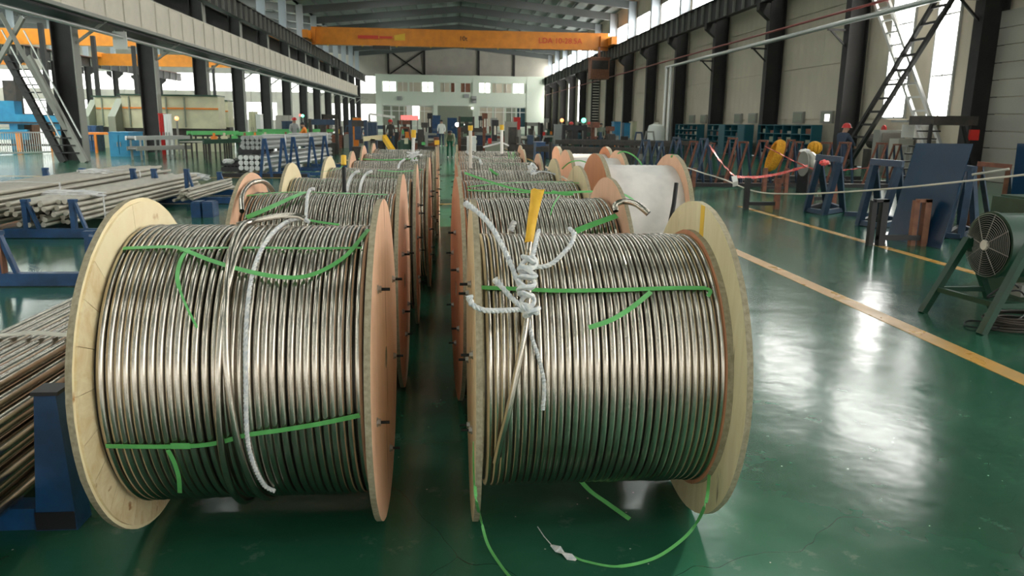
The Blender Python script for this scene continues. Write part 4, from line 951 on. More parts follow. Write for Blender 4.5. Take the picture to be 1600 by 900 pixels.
# leaning blue plates
def plate(label, pb1, pb2, pt1, pt2, th=.012):
    v = [Vector(tuple(map(float, p))) for p in (pb1, pb2, pt2, pt1)]; n = (v[1]-v[0]).cross(v[3]-v[0]).normalized()*th
    c = (v[0]+v[1])/2; c.z = 0; m = MB(); m.add([p-c for p in v]+[p-c+n for p in v], [(0,1,2,3), (7,6,5,4), (0,4,5,1), (1,5,6,2), (2,6,7,3), (3,7,4,0)])
    o = m.build('steel_plate', 'plate', loc=c); return tag(o, label, 'plate')
plate('large dark blue steel plate leaning against the stands', onz(1386, 373), onz(1470, 389), ony(1432, 224, onz(1386, 373)[1]+.02), ony(1521, 225, onz(1470, 389)[1]+.02))
pb = onz(1571, 372); plate('second blue steel plate cut by the right edge behind the fan', pb, pb+np.array([.75, -1.0, 0]), ony(1590, 224, pb[1]), ony(1590, 224, pb[1])+np.array([.75, -1.0, 0]))

# green fan on a stand
fx0 = 4.72; fc = Vector(onx(1545, 383, 4.62)); FR = .275
t = thing('drum_fan', 'dark green drum fan on a tilted steel stand at the right edge', 'fan', (fc.x, fc.y, 0))
FROT = Matrix.Rotation(math.radians(14), 4, 'Z')
o_ = Vector((fc.x, fc.y, 0)); cz = fc.z
m = MB(); m.lathe([(FR-.012, 0), (FR+.012, 0), (FR+.012, .03), (FR, .03), (FR, .5), (FR-.01, .5), (FR-.01, .03), (FR-.012, 0)], 40, 'x', (0, 0, cz)); m.build('drum', 'green', t, smooth=True)
g = MB()
for k in range(14):
    r_ = .03+(FR-.035)*k/13; g.tube([(-.02-.02*math.cos(r_/FR*1.5), r_*math.cos(a), cz+r_*math.sin(a)) for a in [2*math.pi*i/32 for i in range(32)]], .0025, 4, closed=True)
for k in range(8): a = 2*math.pi*k/8+.2; g.tube([(-.045, .04*math.cos(a), cz+.04*math.sin(a)), (-.02, FR*math.cos(a), cz+FR*math.sin(a))], .004, 4)
g.build('grille', 'steelg', t)
m = MB(); m.lathe([(0.0, -.052), (.04, -.052), (.045, -.045), (.045, -.03)], 16, 'x', (0, 0, cz)); m.build('hub_cap', 'fabric', t, label='pale hub cap', smooth=True)
for k in range(5):
    a = 2*math.pi*k/5; e = Vector((0, math.cos(a), math.sin(a))); q = Vector((0, -math.sin(a), math.cos(a))); X = Vector((1, 0, 0)); cc = Vector((.12, 0, cz)); m = MB()
    A_ = [cc+e*.05-q*.03-X*.02, cc+e*.05+q*.03+X*.02, cc+e*(FR-.03)+q*.10+X*.04, cc+e*(FR-.03)-q*.08-X*.04]; m.add([p for p in A_]+[p+X*.006 for p in A_], [(0,1,2,3), (7,6,5,4), (0,4,5,1), (1,5,6,2), (2,6,7,3), (3,7,4,0)]); m.build('blade', 'dark', t)
m = MB(); m.cyl((.10, 0, cz), (.3, 0, cz), .08, 16); m.build('motor', 'dark', t, smooth=True)
f1 = Vector(onz(1441, 488)); f2 = Vector(onz(1533, 522)); 
ap1 = Vector(ony(1513, 372, f1.y)); ap2 = Vector(ony(1610, 380, f2.y))
for i, (a, b) in enumerate(((f1, ap1), (f2, ap2))):
    m = MB(); m.beam(a-o_, b-o_, .07, .05); m.build('leg', 'green', t)
    m = MB(); e = Vector((b.x+(b.x-a.x), b.y, 0)); m.beam(e-o_, b-o_, .06, .05); m.build('leg', 'green', t)
    m = MB(); z = Vector((0, 0, .16)); m.beam(a.lerp(b, .32)-o_, e.lerp(b, .32)-o_, .045, .04); m.build('cross_bar', 'green', t)
m = MB(); m.beam(f1.lerp(ap1, .32)-o_, f2.lerp(ap2, .32)-o_, .04, .04); m.build('cross_bar', 'green', t)
m = MB(); m.bb(.15, .30, -.26, -.14, cz-.40, cz-.30); m.build('switch_box', 'steelg', t)
m = MB(); m.tube(smooth_path([(.2, -.2, cz-.36), (.05, -.25, .35), (-.1, -.2, .22), (.1, -.3, .3), (.2, -.3, .12), (-.15, -.45, .03), (-.35, -.35, .015), (-.2, -.2, .02), (.1, -.45, .015)], 8), .008, 6); m.build('cable', 'black', t, smooth=True)
m = MB(); c0 = onz(1590, 512)
for k in range(7):
    r_ = .22-.015*(k % 4); m.tube([(c0[0]+r_*1.3*math.cos(a), c0[1]+r_*.9*math.sin(a), .012+.016*k+.005*math.sin(3*a+k)) for a in [2*math.pi*i/30 for i in range(30)]], .010, 6, closed=True)
tag(m.build('cable_coil', 'dark', smooth=True), 'dark coil of cable lying on the floor beside the fan', 'cable')
m = MB(); q0 = onz(1560, 470); m.bb(5.35, 6.0, 5.2, 5.55, 0, .55); m.bb(5.4, 5.95, 5.25, 5.5, .55, .58); tag(m.build('blue_box', 'blue'), 'dark blue steel box behind the fan at the right edge', 'box')
m = MB(); m.bb(5.5, 6.4, 6.4, 7.3, 0, .95); m.bb(5.55, 6.35, 6.45, 7.25, .95, .97); tag(m.build('machine_cover', 'green'), 'green machine cover behind the fan at the right edge', 'machine')

# ropes and ribbon strung across the stands
def line_thing(name, pts, r, mt, label, cat, n=10, flat=None):
    P = smooth_path(pts, n); m = MB()
    if flat: m.ribbon(P, [(0, -1, .2 if i % 7 < 4 else .9) for i in range(len(P))], flat, .004)
    else: m.tube(P, r, 6)
    return tag(m.build(name, mt, smooth=not flat), label, cat)
line_thing('white_cord', [ony(1068, 260, 20), ony(1097, 270, 18), ony(1127, 279, 16.5), ony(1180, 299, 14.7), ony(1240, 303, 13.5), ony(1300, 301, 12.2), ony(1400, 294, 10.3), ony(1500, 284, 9.4), ony(1610, 272, 8.6)], .014, 'fabric', 'long pale cord strung across the stands and the blue plate', 'cord')
line_thing('white_cord', [ony(1519, 273, 10.8), ony(1577, 264, 10.4)], .02, 'fabric', 'short pale rod between the two blue plates', 'rod')
line_thing('red_ribbon', [ony(1109, 227, 21), ony(1122, 247, 19), ony(1136, 264, 17), ony(1148, 276, 15.2)], 0, 'ribbon', 'red barrier ribbon falling steeply from the pale blue stand', 'ribbon', flat=.07)
line_thing('red_ribbon', [ony(1148, 276, 15.2), ony(1180, 277, 15.4), ony(1215, 272, 15.6), ony(1245, 264, 15.4), ony(1262, 259, 15.2)], 0, 'ribbon', 'red barrier ribbon sagging low between the stands', 'ribbon', flat=.055)
line_thing('red_ribbon', [ony(1196, 229, 20.5), ony(1220, 241, 18), ony(1243, 253, 16), ony(1272, 265, 14)], 0, 'ribbon', 'red barrier ribbon from the yellow coil stand to the blue sawhorse', 'ribbon', flat=.07)
line_thing('red_ribbon', [ony(1316, 266, 14), ony(1345, 263, 13.5), ony(1372, 262, 12.6)], 0, 'ribbon', 'thin red ribbon between the two blue sawhorses', 'ribbon', flat=.03)
crumple(ony(1288, 254, 13.3), (.09, .05, .05), 31, 'ribbon', 'ribbon_knot'); tag(bpy.data.objects['ribbon_knot'], 'pink ribbon knot tied on the blue sawhorse', 'ribbon')
m = MB(); m.ribbon([ony(1147, 275, 15.1), ony(1149, 284, 15.05), ony(1149, 291, 15.1)], (0, -1, 0), .11, .004); tag(m.build('paper_tag', 'white'), 'white tag hanging from the red ribbon', 'tag')
m = MB(); m.ribbon([ony(1278, 268, 14.3), ony(1278, 276, 14.3)], (0, -1, 0), .07, .01); tag(m.build('paper_tag', 'white'), 'small white tag beside the blue sawhorse leg', 'tag')
# yellow coil hung on a stand
c = Vector(ony(1211, 243, 20.4)); t = thing('fibre_coil', 'thick yellow fibre coil hanging on a brown stand', 'coil', (c.x, c.y, c.z-.42))
for k in range(7):
    m = MB(); R_ = .40-.012*abs(k-3); m.tube([((k-3)*.028+.12*math.sin(a), R_*.55*math.cos(a), .42+R_*math.sin(a)) for a in [2*math.pi*i/30 for i in range(30)]], .042, 7, closed=True); m.build('strand', 'yrope', t, smooth=True)
c = Vector(ony(1273, 231, 19.5)); t = thing('fibre_coil', 'round yellow fibre bundle above the white reel', 'coil', (c.x, c.y, c.z-.15))
for k in range(5):
    m = MB(); R_ = .15; ph = k*.6; m.tube([(R_*math.cos(a)*math.cos(ph), R_*math.cos(a)*math.sin(ph), .15+R_*.85*math.sin(a)) for a in [2*math.pi*i/24 for i in range(24)]], .045, 7, closed=True); m.build('strand', 'yrope', t, smooth=True)
m = MB(); m.bb(-.03, .03, .05, .11, .02-c.z+.15, .02); m.bb(-.2, .2, -.1, .25, .0-c.z+.15, .05-c.z+.15); m.build('post', 'black', t)
c = Vector(ony(1264, 256, 18.6)); t = thing('wire_reel', 'pale grey wire reel standing under the yellow bundle', 'reel', (c.x, c.y, c.z-.30))
m = MB(); m.lathe([(.2, -.14), (.24, -.12), (.30, -.05), (.30, .05), (.24, .12), (.2, .14)], 24, 'x', (0, 0, .30)); m.build('winding', 'tank', t, smooth=True)
m = MB(); m.lathe([(.31, -.16), (.31, -.14)], 24, 'x', (0, 0, .30)); m.build('flange', 'steelg', t)
m = MB(); m.bb(-.14, .14, -.3, .3, -c.z+.3+.0, .1); m.build('stand', 'black', t)
c2 = Vector(ony(1258, 236, 18.8)); crumple(c2, (.14, .05, .05), 33, 'plastic', 'plastic_scrap'); tag(bpy.data.objects['plastic_scrap'], 'white plastic scrap beside the yellow bundle', 'plastic')

# ================================================================ BACKGROUND
# teal pigeonhole shelving along the right wall
def shelving(label, y0, y1, h=1.72, x=16.25, cols=6, rows=4, solid=()):
    t = thing('shelving_unit', label, 'shelf', (x, (y0+y1)/2, 0)); L = y1-y0; D = .5
    m = MB(); m.bb(D-.02, D, -L/2, L/2, 0, h); m.build('back_panel', 'tealshade', t)
    for k in range(cols+1): yy = -L/2+L*k/cols; m = MB(); m.bb(0, D, yy-.025, yy+.025, 0, h); m.build('divider', 'teal', t)
    for k in range(rows+1): z = .05+(h-.07)*k/rows; m = MB(); m.bb(0, D, -L/2, L/2, z-.02, z+.02); m.build('shelf', 'teal', t)
    for k in solid: m = MB(); m.bb(-.02, 0, -L/2+L*k/cols, -L/2+L*(k+1)/cols, 0, h); m.build('door', 'teal', t)
    rng = random.Random(int(y0))
    for c in range(cols):
        for r in range(rows):
            if c in solid or rng.random() < .3: continue
            w = L/cols; s = rng.uniform(.12, .25); q = MB(); q.bb(.08, .08+s, -L/2+w*c+.08, -L/2+w*c+.08+w*rng.uniform(.3, .7), .07+(h-.07)*r/rows, .07+(h-.07)*r/rows+rng.uniform(.1, .26)); q.build('stored_item', rng.choice(['dark', 'steelg', 'greygreen', 'rust']), t)
    m = MB(); m.bb(0, D, -L/2-.04, -L/2-.026, 0, h); m.build('side_panel', 'teal', t)
    return t
shelving('teal pigeonhole shelving nearest the worker along the right wall', 33.6, 39.6, cols=6)
shelving('teal shelving with closed end sections in the middle of the right wall', 41.4, 47.5, cols=6, solid=(0, 3), rows=5)
shelving('farther teal shelving beyond the middle column on the right wall', 49.6, 54.4, cols=5, rows=5)
k = 0
for y in (34.3, 37.2, 43, 45.2, 51.5, 54):
    m = MB(); m.bb(17.24, 17.36, y-.55, y+.55, 1.80, 2.35); o = struct(m, 'window_%d' % (nw+k), 'steelg'); m = MB(); m.bb(17.22, 17.24, y-.48, y+.48, 1.86, 2.29); m.build('pane', 'greygreen', o); k += 1
m = MB(); m.bb(17.2, 17.22, 33.95, 34.35, 1.9, 2.2); o = struct(m, 'window_%d' % (nw+k), 'farwin')

# people -------------------------------------------------------------
def person(label, loc, rz, top, legs, helmet, h=1.72, pose='stand', skin='skin'):
    t = thing('person', label, 'person', loc, rz)
    P = {'hip': (0, 0, .93), 'waist': (0, 0, 1.08), 'chest': (0, .01, 1.32), 'neck': (0, .02, 1.46), 'head': (0, .05, 1.60), 'crown': (0, .04, 1.68),
         'shL': (-.17, 0, 1.38), 'elL': (-.24, .03, 1.12), 'haL': (-.22, .17, .92), 'shR': (.17, 0, 1.38), 'elR': (.24, .03, 1.12), 'haR': (.20, .20, .95),
         'hL': (-.09, 0, .88), 'kL': (-.10, .03, .48), 'aL': (-.11, 0, .09), 'tL': (-.12, .14, .04), 'hR': (.09, 0, .88), 'kR': (.10, .03, .48), 'aR': (.11, 0, .09), 'tR': (.12, .14, .04)}
    if pose == 'walk': P.update({'kL': (-.09, .18, .50), 'aL': (-.09, .28, .10), 'tL': (-.09, .42, .06), 'kR': (.09, -.02, .48), 'aR': (.09, -.28, .16), 'tR': (.09, -.18, .05), 'haL': (-.24, -.12, .90), 'haR': (.22, .25, .95)})
    if pose == 'work': P.update({'elL': (-.24, .15, 1.16), 'haL': (-.12, .38, 1.10), 'elR': (.24, .15, 1.16), 'haR': (.12, .38, 1.08), 'head': (0, .10, 1.59), 'crown': (0, .12, 1.67)})
    if pose == 'bend': P.update({'waist': (0, .10, 1.02), 'chest': (0, .30, 1.14), 'neck': (0, .42, 1.20), 'head': (0, .54, 1.24), 'crown': (0, .58, 1.31), 'shL': (-.17, .33, 1.15), 'elL': (-.22, .42, .90), 'haL': (-.18, .52, .70), 'shR': (.17, .33, 1.15), 'elR': (.22, .42, .90), 'haR': (.18, .52, .70)})
    rad = {'hip': .15, 'waist': .14, 'chest': .16, 'neck': .06, 'head': .095, 'crown': .07, 'shL': .075, 'elL': .05, 'haL': .035, 'shR': .075, 'elR': .05, 'haR': .035,
           'hL': .095, 'kL': .065, 'aL': .05, 'tL': .04, 'hR': .095, 'kR': .065, 'aR': .05, 'tR': .04}
    E_ = [('hip', 'waist'), ('waist', 'chest'), ('chest', 'neck'), ('neck', 'head'), ('head', 'crown'), ('chest', 'shL'), ('shL', 'elL'), ('elL', 'haL'), ('chest', 'shR'), ('shR', 'elR'), ('elR', 'haR'),
          ('hip', 'hL'), ('hL', 'kL'), ('kL', 'aL'), ('aL', 'tL'), ('hip', 'hR'), ('hR', 'kR'), ('kR', 'aR'), ('aR', 'tR')]
    ks = list(P); me = bpy.data.meshes.new('body'); s = h/1.72
    me.from_pydata([tuple(c*s for c in P[k]) for k in ks], [(ks.index(a), ks.index(b)) for a, b in E_], [])
    o = bpy.data.objects.new('body', me); COL.objects.link(o)
    sk = o.modifiers.new('s', 'SKIN'); o.modifiers.new('u', 'SUBSURF').levels = 2
    for i, k in enumerate(ks): me.skin_vertices[0].data[i].radius = (rad[k]*s, rad[k]*s*(.7 if k in ('hip', 'waist', 'chest') else 1)); me.skin_vertices[0].data[i].use_root = (k == 'hip')
    dg = bpy.context.evaluated_depsgraph_get(); dg.update(); m2 = bpy.data.meshes.new_from_object(o.evaluated_get(dg)); o.modifiers.clear(); o.data = m2
    m2.materials.clear()
    for mm in (top, legs, skin, 'black'): m2.materials.append(M[mm])
    for p in m2.polygons:
        c = p.center; z = c.z/s; p.use_smooth = True
        hand = abs(c.x) > .15*s*.6 and (Vector(c)-Vector(P['haL'])*s).length < .06*s or (Vector(c)-Vector(P['haR'])*s).length < .06*s
        p.material_index = 2 if ((z > 1.47 if pose != 'bend' else (c.y > .44*s and z > 1.14)) or hand) else 0 if (z > .86 or (pose == 'bend' and c.y > .25*s)) else 1 if z > .1 else 3
    o.parent = t
    hx, hy, hz = [c*s for c in P['head']]
    if helmet:
        m = MB(); m.lathe([(.145, -.005), (.14, .01), (.128, .02), (.122, .06), (.095, .11), (.05, .135), (0.0, .142)], 20, 'z', (hx, hy, hz+.02)); m.box((hx, hy+.14, hz+.025), (.13, .07, .01)); m.build('helmet', helmet, t, smooth=True)
    else:
        m = MB(); m.lathe([(.10, .0), (.108, .04), (.09, .09), (.05, .115), (0.0, .12)], 16, 'z', (hx, hy-.015, hz+.0)); m.build('hair', 'black', t, smooth=True)
    m = MB(); m.cyl((hx, hy+.085, hz-.0), (hx, hy+.115, hz-.03), .012, 6, .016); m.build('nose', skin, t)
    for sx in (-1, 1): m = MB(); m.cyl((hx+sx*.035, hy+.088, hz+.015), (hx+sx*.035, hy+.096, hz+.015), .010, 6); m.build('eye', 'black', t)
    m = MB(); m.bb(hx-.025, hx+.025, hy+.085, hy+.097, hz-.058, hz-.048); m.build('mouth', 'rust', t)
    for sx in (-1, 1):
        c = Vector(P['haL' if sx < 0 else 'haR'])*s
        for q in range(4): m = MB(); m.tube([c+Vector(((q-1.5)*.018, .01, -.02)), c+Vector(((q-1.5)*.02, .035, -.06)), c+Vector(((q-1.5)*.02, .03, -.095+.008*abs(q-1.5)))], .009, 6); m.build('finger', skin, t, smooth=True)
        m = MB(); m.tube([c+Vector((-sx*.03, .015, -.005)), c+Vector((-sx*.05, .04, -.035))], .010, 6); m.build('thumb', skin, t, smooth=True)
    return t
a = ony(1313, 260, 22.6); person('worker in dark navy clothes and red helmet standing at the right wall stands', (a[0], 22.6, 0), -1.2, 'navy', 'navy', 'helmet', h=1.72, pose='work')
def at_floor(px, Y): p = ony(px, 230, Y); return (p[0], Y, 0)
person('worker in olive jacket and green trousers bending forward in the central aisle', at_floor(703, 35.5), math.pi, 'olive', 'greentr', None, pose='bend', h=1.6)
person('worker in grey and red helmet behind the green conveyor at left', at_floor(461, 40), -2.5, 'grey', 'navy', 'helmet', h=1.74)
person('worker in dark clothes and red helmet left of the green signal lamp', at_floor(892, 42), 2.8, 'dark', 'navy', 'helmet', pose='work')
person('worker in dark clothes and red helmet right of the green signal lamp', at_floor(919, 42), 3.4, 'dark', 'navy', 'helmet')
person('worker in grey beside the white spools lane, far off', at_floor(938, 47), 3.0, 'greygreen', 'navy', None)
person('worker in orange vest behind the conveyor at left', at_floor(477, 36), 1.5, 'orange', 'navy', None, h=1.55, pose='work')
person('worker in red cap deep in the machine area left of centre', at_floor(611, 46), 3.0, 'dark', 'navy', 'red')
person('worker in pale vest near the blue machine at centre', at_floor(690, 52), 3.0, 'white', 'navy', None, h=1.8)

# press brakes and machines at left -------------------------------------
def machine(name, label, cat, loc, rz=0, group=None): return thing(name, label, cat, loc, rz, group)
def gable_machine(label, px0, px1, Y, base_mt='cream', cab=True):
    # long cream press with a sloping side frame and vertical ribs
    a = ony(px0, 200, Y); b = ony(px1, 200, Y); w = b[0]-a[0]; t = machine('press_machine', label, 'machine', (a[0], Y, 0))
    m = MB(); m.add([(0, 0, 0), (0, 2.2, 0), (0, 2.2, 2.6), (0, 1.2, 2.6), (0, 0, 1.7), (.35, 0, 0), (.35, 2.2, 0), (.35, 2.2, 2.6), (.35, 1.2, 2.6), (.35, 0, 1.7)], [(0,4,3,2,1), (5,6,7,8,9), (0,5,9,4), (4,9,8,3), (3,8,7,2), (2,7,6,1), (0,1,6,5)]); m.build('side_frame', 'greygreen', t)
    m = MB(); m.bb(.35, w, .9, 2.1, 1.15, 2.75); m.build('beam', base_mt, t)
    for k in range(int((w-.6)/.9)):
        q = MB(); q.bb(.7+k*.9, .76+k*.9, .82, .9, 1.2, 2.7); q.build('rib', 'greygreen', t)
    q = MB(); q.bb(.4, w, .84, .88, 2.1, 2.18); q.build('pipe', 'orange', t)
    m = MB(); m.bb(.35, w, .9, 2.0, 0, .75); m.build('bed', base_mt, t)
    m = MB(); m.bb(.2, w, .8, 2.2, 2.75, 2.82); m.build('top_edge', 'green', t)
    m = MB(); m.bb(.4, w, 1.0, 1.9, .75, 1.15); m.build('opening', 'dark', t)  # solid dark block standing for the shade in the press gap
    return t
gable_machine('left cream press machine with sloping grey green side frame', 130, 176, 44)
gable_machine('long cream press machine with orange pipe behind the left columns', 170, 335, 40)
gable_machine('cream machine side frame right of the third column', 333, 352, 50)
def boxy(label, px0, px1, py0, Y, mt, cat='cabinet', name='cabinet', depth=.8, det=True, z0=0.0):
    a = ony(px0, py0, Y); b = ony(px1, py0, Y); w = b[0]-a[0]; h = a[2]
    t = machine(name, label, cat, ((a[0]+b[0])/2, Y, 0))
    m = MB(); m.bb(-w/2, w/2, 0, depth, z0, h-.04); m.bb(-w/2-.02, w/2+.02, -.02, depth+.02, h-.04, h); m.build('body', mt, t)
    if det:
        m = MB(); m.bb(-w/2+.05, -.02, -.03, 0, z0+.1, h-.12); m.build('door', mt, t)
        m = MB(); m.bb(.02, w/2-.05, -.03, 0, z0+.1, h-.12); m.build('door', mt, t)
        m = MB(); m.bb(-.08, -.05, -.06, -.03, (z0+h)/2-.1, (z0+h)/2+.1); m.bb(.05, .08, -.06, -.03, (z0+h)/2-.1, (z0+h)/2+.1); m.build('handle', 'steelg', t)
    return t
boxy('blue steel cabinet right of the nearest left column', 169, 200, 206, 34.6, 'sky', depth=1.6)
boxy('dark blue cabinet behind the nearest left column', 134, 150, 196, 40, 'blue')
boxy('red cabinet beside the second left column', 247, 254, 177, 37, 'red', depth=.4)
boxy('white notice board cabinet beside the red cabinet', 255, 265, 178, 37, 'white', depth=.2)
boxy('cream cabinet right of the fourth left column', 388, 398, 174, 50, 'cream')
boxy('tall pale cabinet beside the cream cabinet', 399, 406, 178, 50, 'white')
boxy('grey machine housing with stepped top behind the conveyor', 430, 452, 180, 55, 'wall2')
boxy('blue grey control panel behind the walking aisle', 440, 456, 189, 54, 'blue2')
boxy('brown crate stack left of the blue machinery', 25, 47, 177, 42, 'brown', cat='crate', name='crate')
boxy('grey block behind the fence end', 80, 92, 212, 36.5, 'steelg', cat='box', name='box', det=False)
# sky blue machinery at the far left
t = machine('transfer_machine', 'sky blue machine beam running behind the railing at far left', 'machine', (ony(0, 200, 41)[0], 41, 0))
m = MB(); m.bb(-4, 3.3, 0, .8, 1.25, 1.75); m.build('beam', 'sky', t)
for k in range(4): m = MB(); m.bb(-4+k*2.2, -3.6+k*2.2, .1, .7, 0, 1.25); m.build('leg', 'sky', t)
m = MB(); m.bb(-3.5, 1.4, -.2, .0, .5, 1.0); m.build('lower_beam', 'sky', t)
m = MB(); m.bb(-3, .7, .2, .9, 1.75, 2.4); m.build('carriage', 'sky', t)
m = MB(); m.bb(.2, .8, .3, .8, 2.4, 3.4); m.build('motor', 'dark', t)
m = MB(); m.bb(-4, 3, -.05, 0, 1.3, 1.38); m.bb(-4, 3, -.3, -.2, .2, .3); m.build('chain', 'dark', t)
for k in range(2): m = MB(); m.bb(1.0+k*1.6, 1.2+k*1.6, -.6, -.4, 0, .9); m.build('post', 'orange', t)
# railing
fa = Vector(onz(-30, 244)); fb = Vector(onz(80, 240)); L = fb-fa
t = machine('railing', 'grey metal barred railing at the far left', 'railing', fa)
m = MB(); m.beam((0, 0, .95), L+Vector((0, 0, .95)), .06); m.beam((0, 0, .08), L+Vector((0, 0, .08)), .06); m.build('rail', 'pipe', t)
bar = MB().bb(-.012, .012, -.012, .012, .08, .95).mesh('bar', 'pipe')
n = 30
for k in range(n+1): inst(bar, 'bar', t, tuple(L*(k/n)))
# orange work benches
t = machine('work_bench', 'orange legged work bench behind the nearest left column', 'bench', at_floor(150, 38))
m = MB(); m.bb(-1.3, 1.6, 0, .8, .85, .95); m.build('top', 'orange', t)
for x in (-1.2, 0, 1.5): m = MB(); m.bb(x-.05, x+.05, 0, .1, 0, .85); m.build('leg', 'orange', t)
# steep stair and light brace by the nearest left column
A = Vector(ony(10, 88, 30.2)); B = Vector(ony(100, 252, 29.6)); B.z = .0
t = machine('steel_stair', 'steep dark steel stair climbing left of the nearest left column', 'stair', (B.x, B.y, 0)); B0 = Vector((B.x, B.y, 0))
for s in (0, .75):
    m = MB(); m.beam(A-B0+Vector((s, 0, 0)), B-B0+Vector((s, 0, 0)), .12, .28); m.build('stringer', 'steel' if s == 0 else 'steelg', t)
for k in range(13):
    p = A.lerp(B, (k+.7)/14)-B0; m = MB(); m.bb(p.x, p.x+.75, -.12+p.y, .12+p.y, p.z-.02, p.z+.02); m.build('tread', 'steel', t)
for k in (0, 1): m = MB(); m.beam(A-B0+Vector((.0+k*.75, -.1, .9)), B-B0+Vector((k*.75, -.1, .9)), .04); m.build('handrail', 'pipe', t)
m = MB(); m.beam(ony(0, 20, 29.0), ony(128, 250, 30), .14); t = tag(m.build('column_brace', 'steelg'), 'pale diagonal brace running down to the nearest left column foot', 'brace')
m = MB(); m.beam(ony(36, 27, 29.2), ony(-5, 100, 29.2), .14); tag(m.build('column_brace', 'steelg'), 'pale diagonal brace crossing at the upper left corner', 'brace')
# sign board above
m = MB(); p = onx(187, 63, -13.1); m.bb(p[0]-.27, p[0]+.27, p[1], p[1]+.06, p[2]-.34, p[2]+.34); m.bb(p[0]-.2, p[0]-.17, p[1]+.01, p[1]+.04, p[2]+.34, 5.08); m.bb(p[0]+.17, p[0]+.2, p[1]+.01, p[1]+.04, p[2]+.34, 5.08); tag(m.build('hanging_board', 'white'), 'white board hanging under the walkway at upper left', 'sign')
# conveyor lines --------------------------------------------------------
def conveyor(label, pa, pb, Y0, Y1, h, mt, top, legs=5, w=.5, rollers=0):
    a = Vector(ony(pa[0], pa[1], Y0)); b = Vector(ony(pb[0], pb[1], Y1)); a.z = b.z = h; c = Vector((a.x, a.y, 0)); t = machine('conveyor', label, 'conveyor', c)
    a = a-c; b = b-c; d = (b-a).normalized(); n = Vector((-d.y, d.x, 0))*w
    for s in (0, 1): m = MB(); m.beam(a+n*s, b+n*s, .08, .16); m.build('side_rail', mt, t)
    m = MB(); m.add([a+Vector((0,0,-.03)), b+Vector((0,0,-.03)), b+n+Vector((0,0,-.03)), a+n+Vector((0,0,-.03)), a+Vector((0,0,0)), b, b+n, a+n], [(3,2,1,0), (4,5,6,7), (0,1,5,4), (1,2,6,5), (2,3,7,6), (3,0,4,7)]); m.build('bed', top, t)
    for k in range(legs):
        p = a.lerp(b, (k+.3)/legs)
        for s in (0, 1): q = p+n*s; m = MB(); m.beam(q, (q.x, q.y, 0), .06); m.build('leg', 'dark' if 'green' in mt else mt, t)
    return t
conveyor('grey roller table with dark legs left of the green conveyor', (212, 222), (300, 214), 33, 36, .82, 'pipe', 'grey', 4)
conveyor('lower grey rail table beside the roller table', (214, 240), (300, 232), 31.5, 34, .45, 'steelg', 'grey', 4)
conveyor('bright green conveyor frame at left, nearest section', (300, 212), (372, 209), 33.5, 35.5, 1.05, 'brightgreen', 'brightgreen', 4, .3)
conveyor('bright green conveyor frame at left, middle section', (374, 212), (455, 210), 36, 39, 1.0, 'brightgreen', 'green', 4, .3)
conveyor('bright green conveyor frame at left, far section', (410, 208), (520, 205), 39.5, 44, 1.1, 'brightgreen', 'green', 5, .3)
conveyor('grey plate table under the green conveyor', (318, 226), (470, 214), 29.5, 37, .8, 'green', 'wall2', 6, 1.0)
rng = random.Random(3)
for i in range(8):
    px = 335+i*16; Y = 30.6+i*.75; z = .86; p = ony(px, 220, Y+.35); Y += .35
    m = MB(); m.bb(p[0]-.10, p[0]+.10, Y-.1, Y+.1, z-.06, z+.12); m.cyl((p[0], Y, z+.12), (p[0], Y, z+.24), .05, 8)
    tag(m.build('roller_bracket', ['orange', 'cream', 'brightgreen', 'brown'][i % 4]), ['leftmost', 'second', 'third', 'fourth', 'fifth', 'sixth', 'seventh', 'rightmost'][i]+' small '+['orange', 'cream', 'green', 'brown'][i % 4]+' roller bracket on the grey plate table', 'bracket', 'roller brackets on the plate table')
# wrapped bundles on racks, left middle distance
def stacked_bundle(label, pa, Ya, pb, Yb, z0, z1, w, mt, end='dark'):
    a = Vector(ony(pa, 250, Ya)); b = Vector(ony(pb, 250, Yb)); a.z = b.z = 0; t = machine('wrapped_bundle', label, 'bundle', a); d = (b-a); n = Vector((-d.y, d.x, 0)).normalized()*w
    ny = 5; nz = 3; r = min(w/ny/2, (z1-z0)/nz/2)
    for i in range(ny):
        for k in range(nz):
            o = n*((i+.5)/ny)+Vector((0, 0, z0+(k+.5)*(z1-z0)/nz)); m = MB(); m.tube([o, o+d], r*1.02, 8); m.build('tube', mt, t, smooth=True)
    for u in (.25, .6, .9):
        p = d*u; m = MB(); m.ribbon([p-n*.02+Vector((0, 0, z0)), p-n*.02+Vector((0, 0, z1+.02))], tuple(-n), .12, .02); m.ribbon([p-n*.02+Vector((0, 0, z1+.02)), p+n*1.02+Vector((0, 0, z1+.02))], (0, 0, 1), .12, .02); m.build('binding', 'plastic', t)
    return t
stacked_bundle('upper grey wrapped tube bundle on blue racks behind the left spools', 414, 23.4, 520, 31, .75, 1.15, .7, 'grey')
stacked_bundle('lower grey wrapped tube bundle on blue racks behind the left spools', 414, 23.2, 520, 31, .15, .6, .8, 'pipe')
def dark_bundle(label, px0, px1, Y, z0, z1, depth, seed, mt='blackwrap'):
    a = ony(px0, 250, Y)[0]; b = ony(px1, 250, Y)[0]; t = machine('wrapped_bundle', label, 'bundle', ((a+b)/2, Y, 0)); w = b-a; rng = random.Random(seed)
    n = 5
    for i in range(n):
        for k in range(2):
            r = (z1-z0)/4; m = MB(); x = -w/2+w*(i+.5)/n; z = z0+(k+.5)*(z1-z0)/2; m.tube([(x, 0, z), (x+rng.uniform(-.05, .05), depth, z)], max(r, w/n/2)*1.0, 8); m.build('tube', mt, t)
    for q in range(2): crumple((rng.uniform(-w/3, w/3), -.1, z1-.02), (w*.22, .15, .07), seed*10+q, 'plastic', 'plastic_wrap', t)
    return t
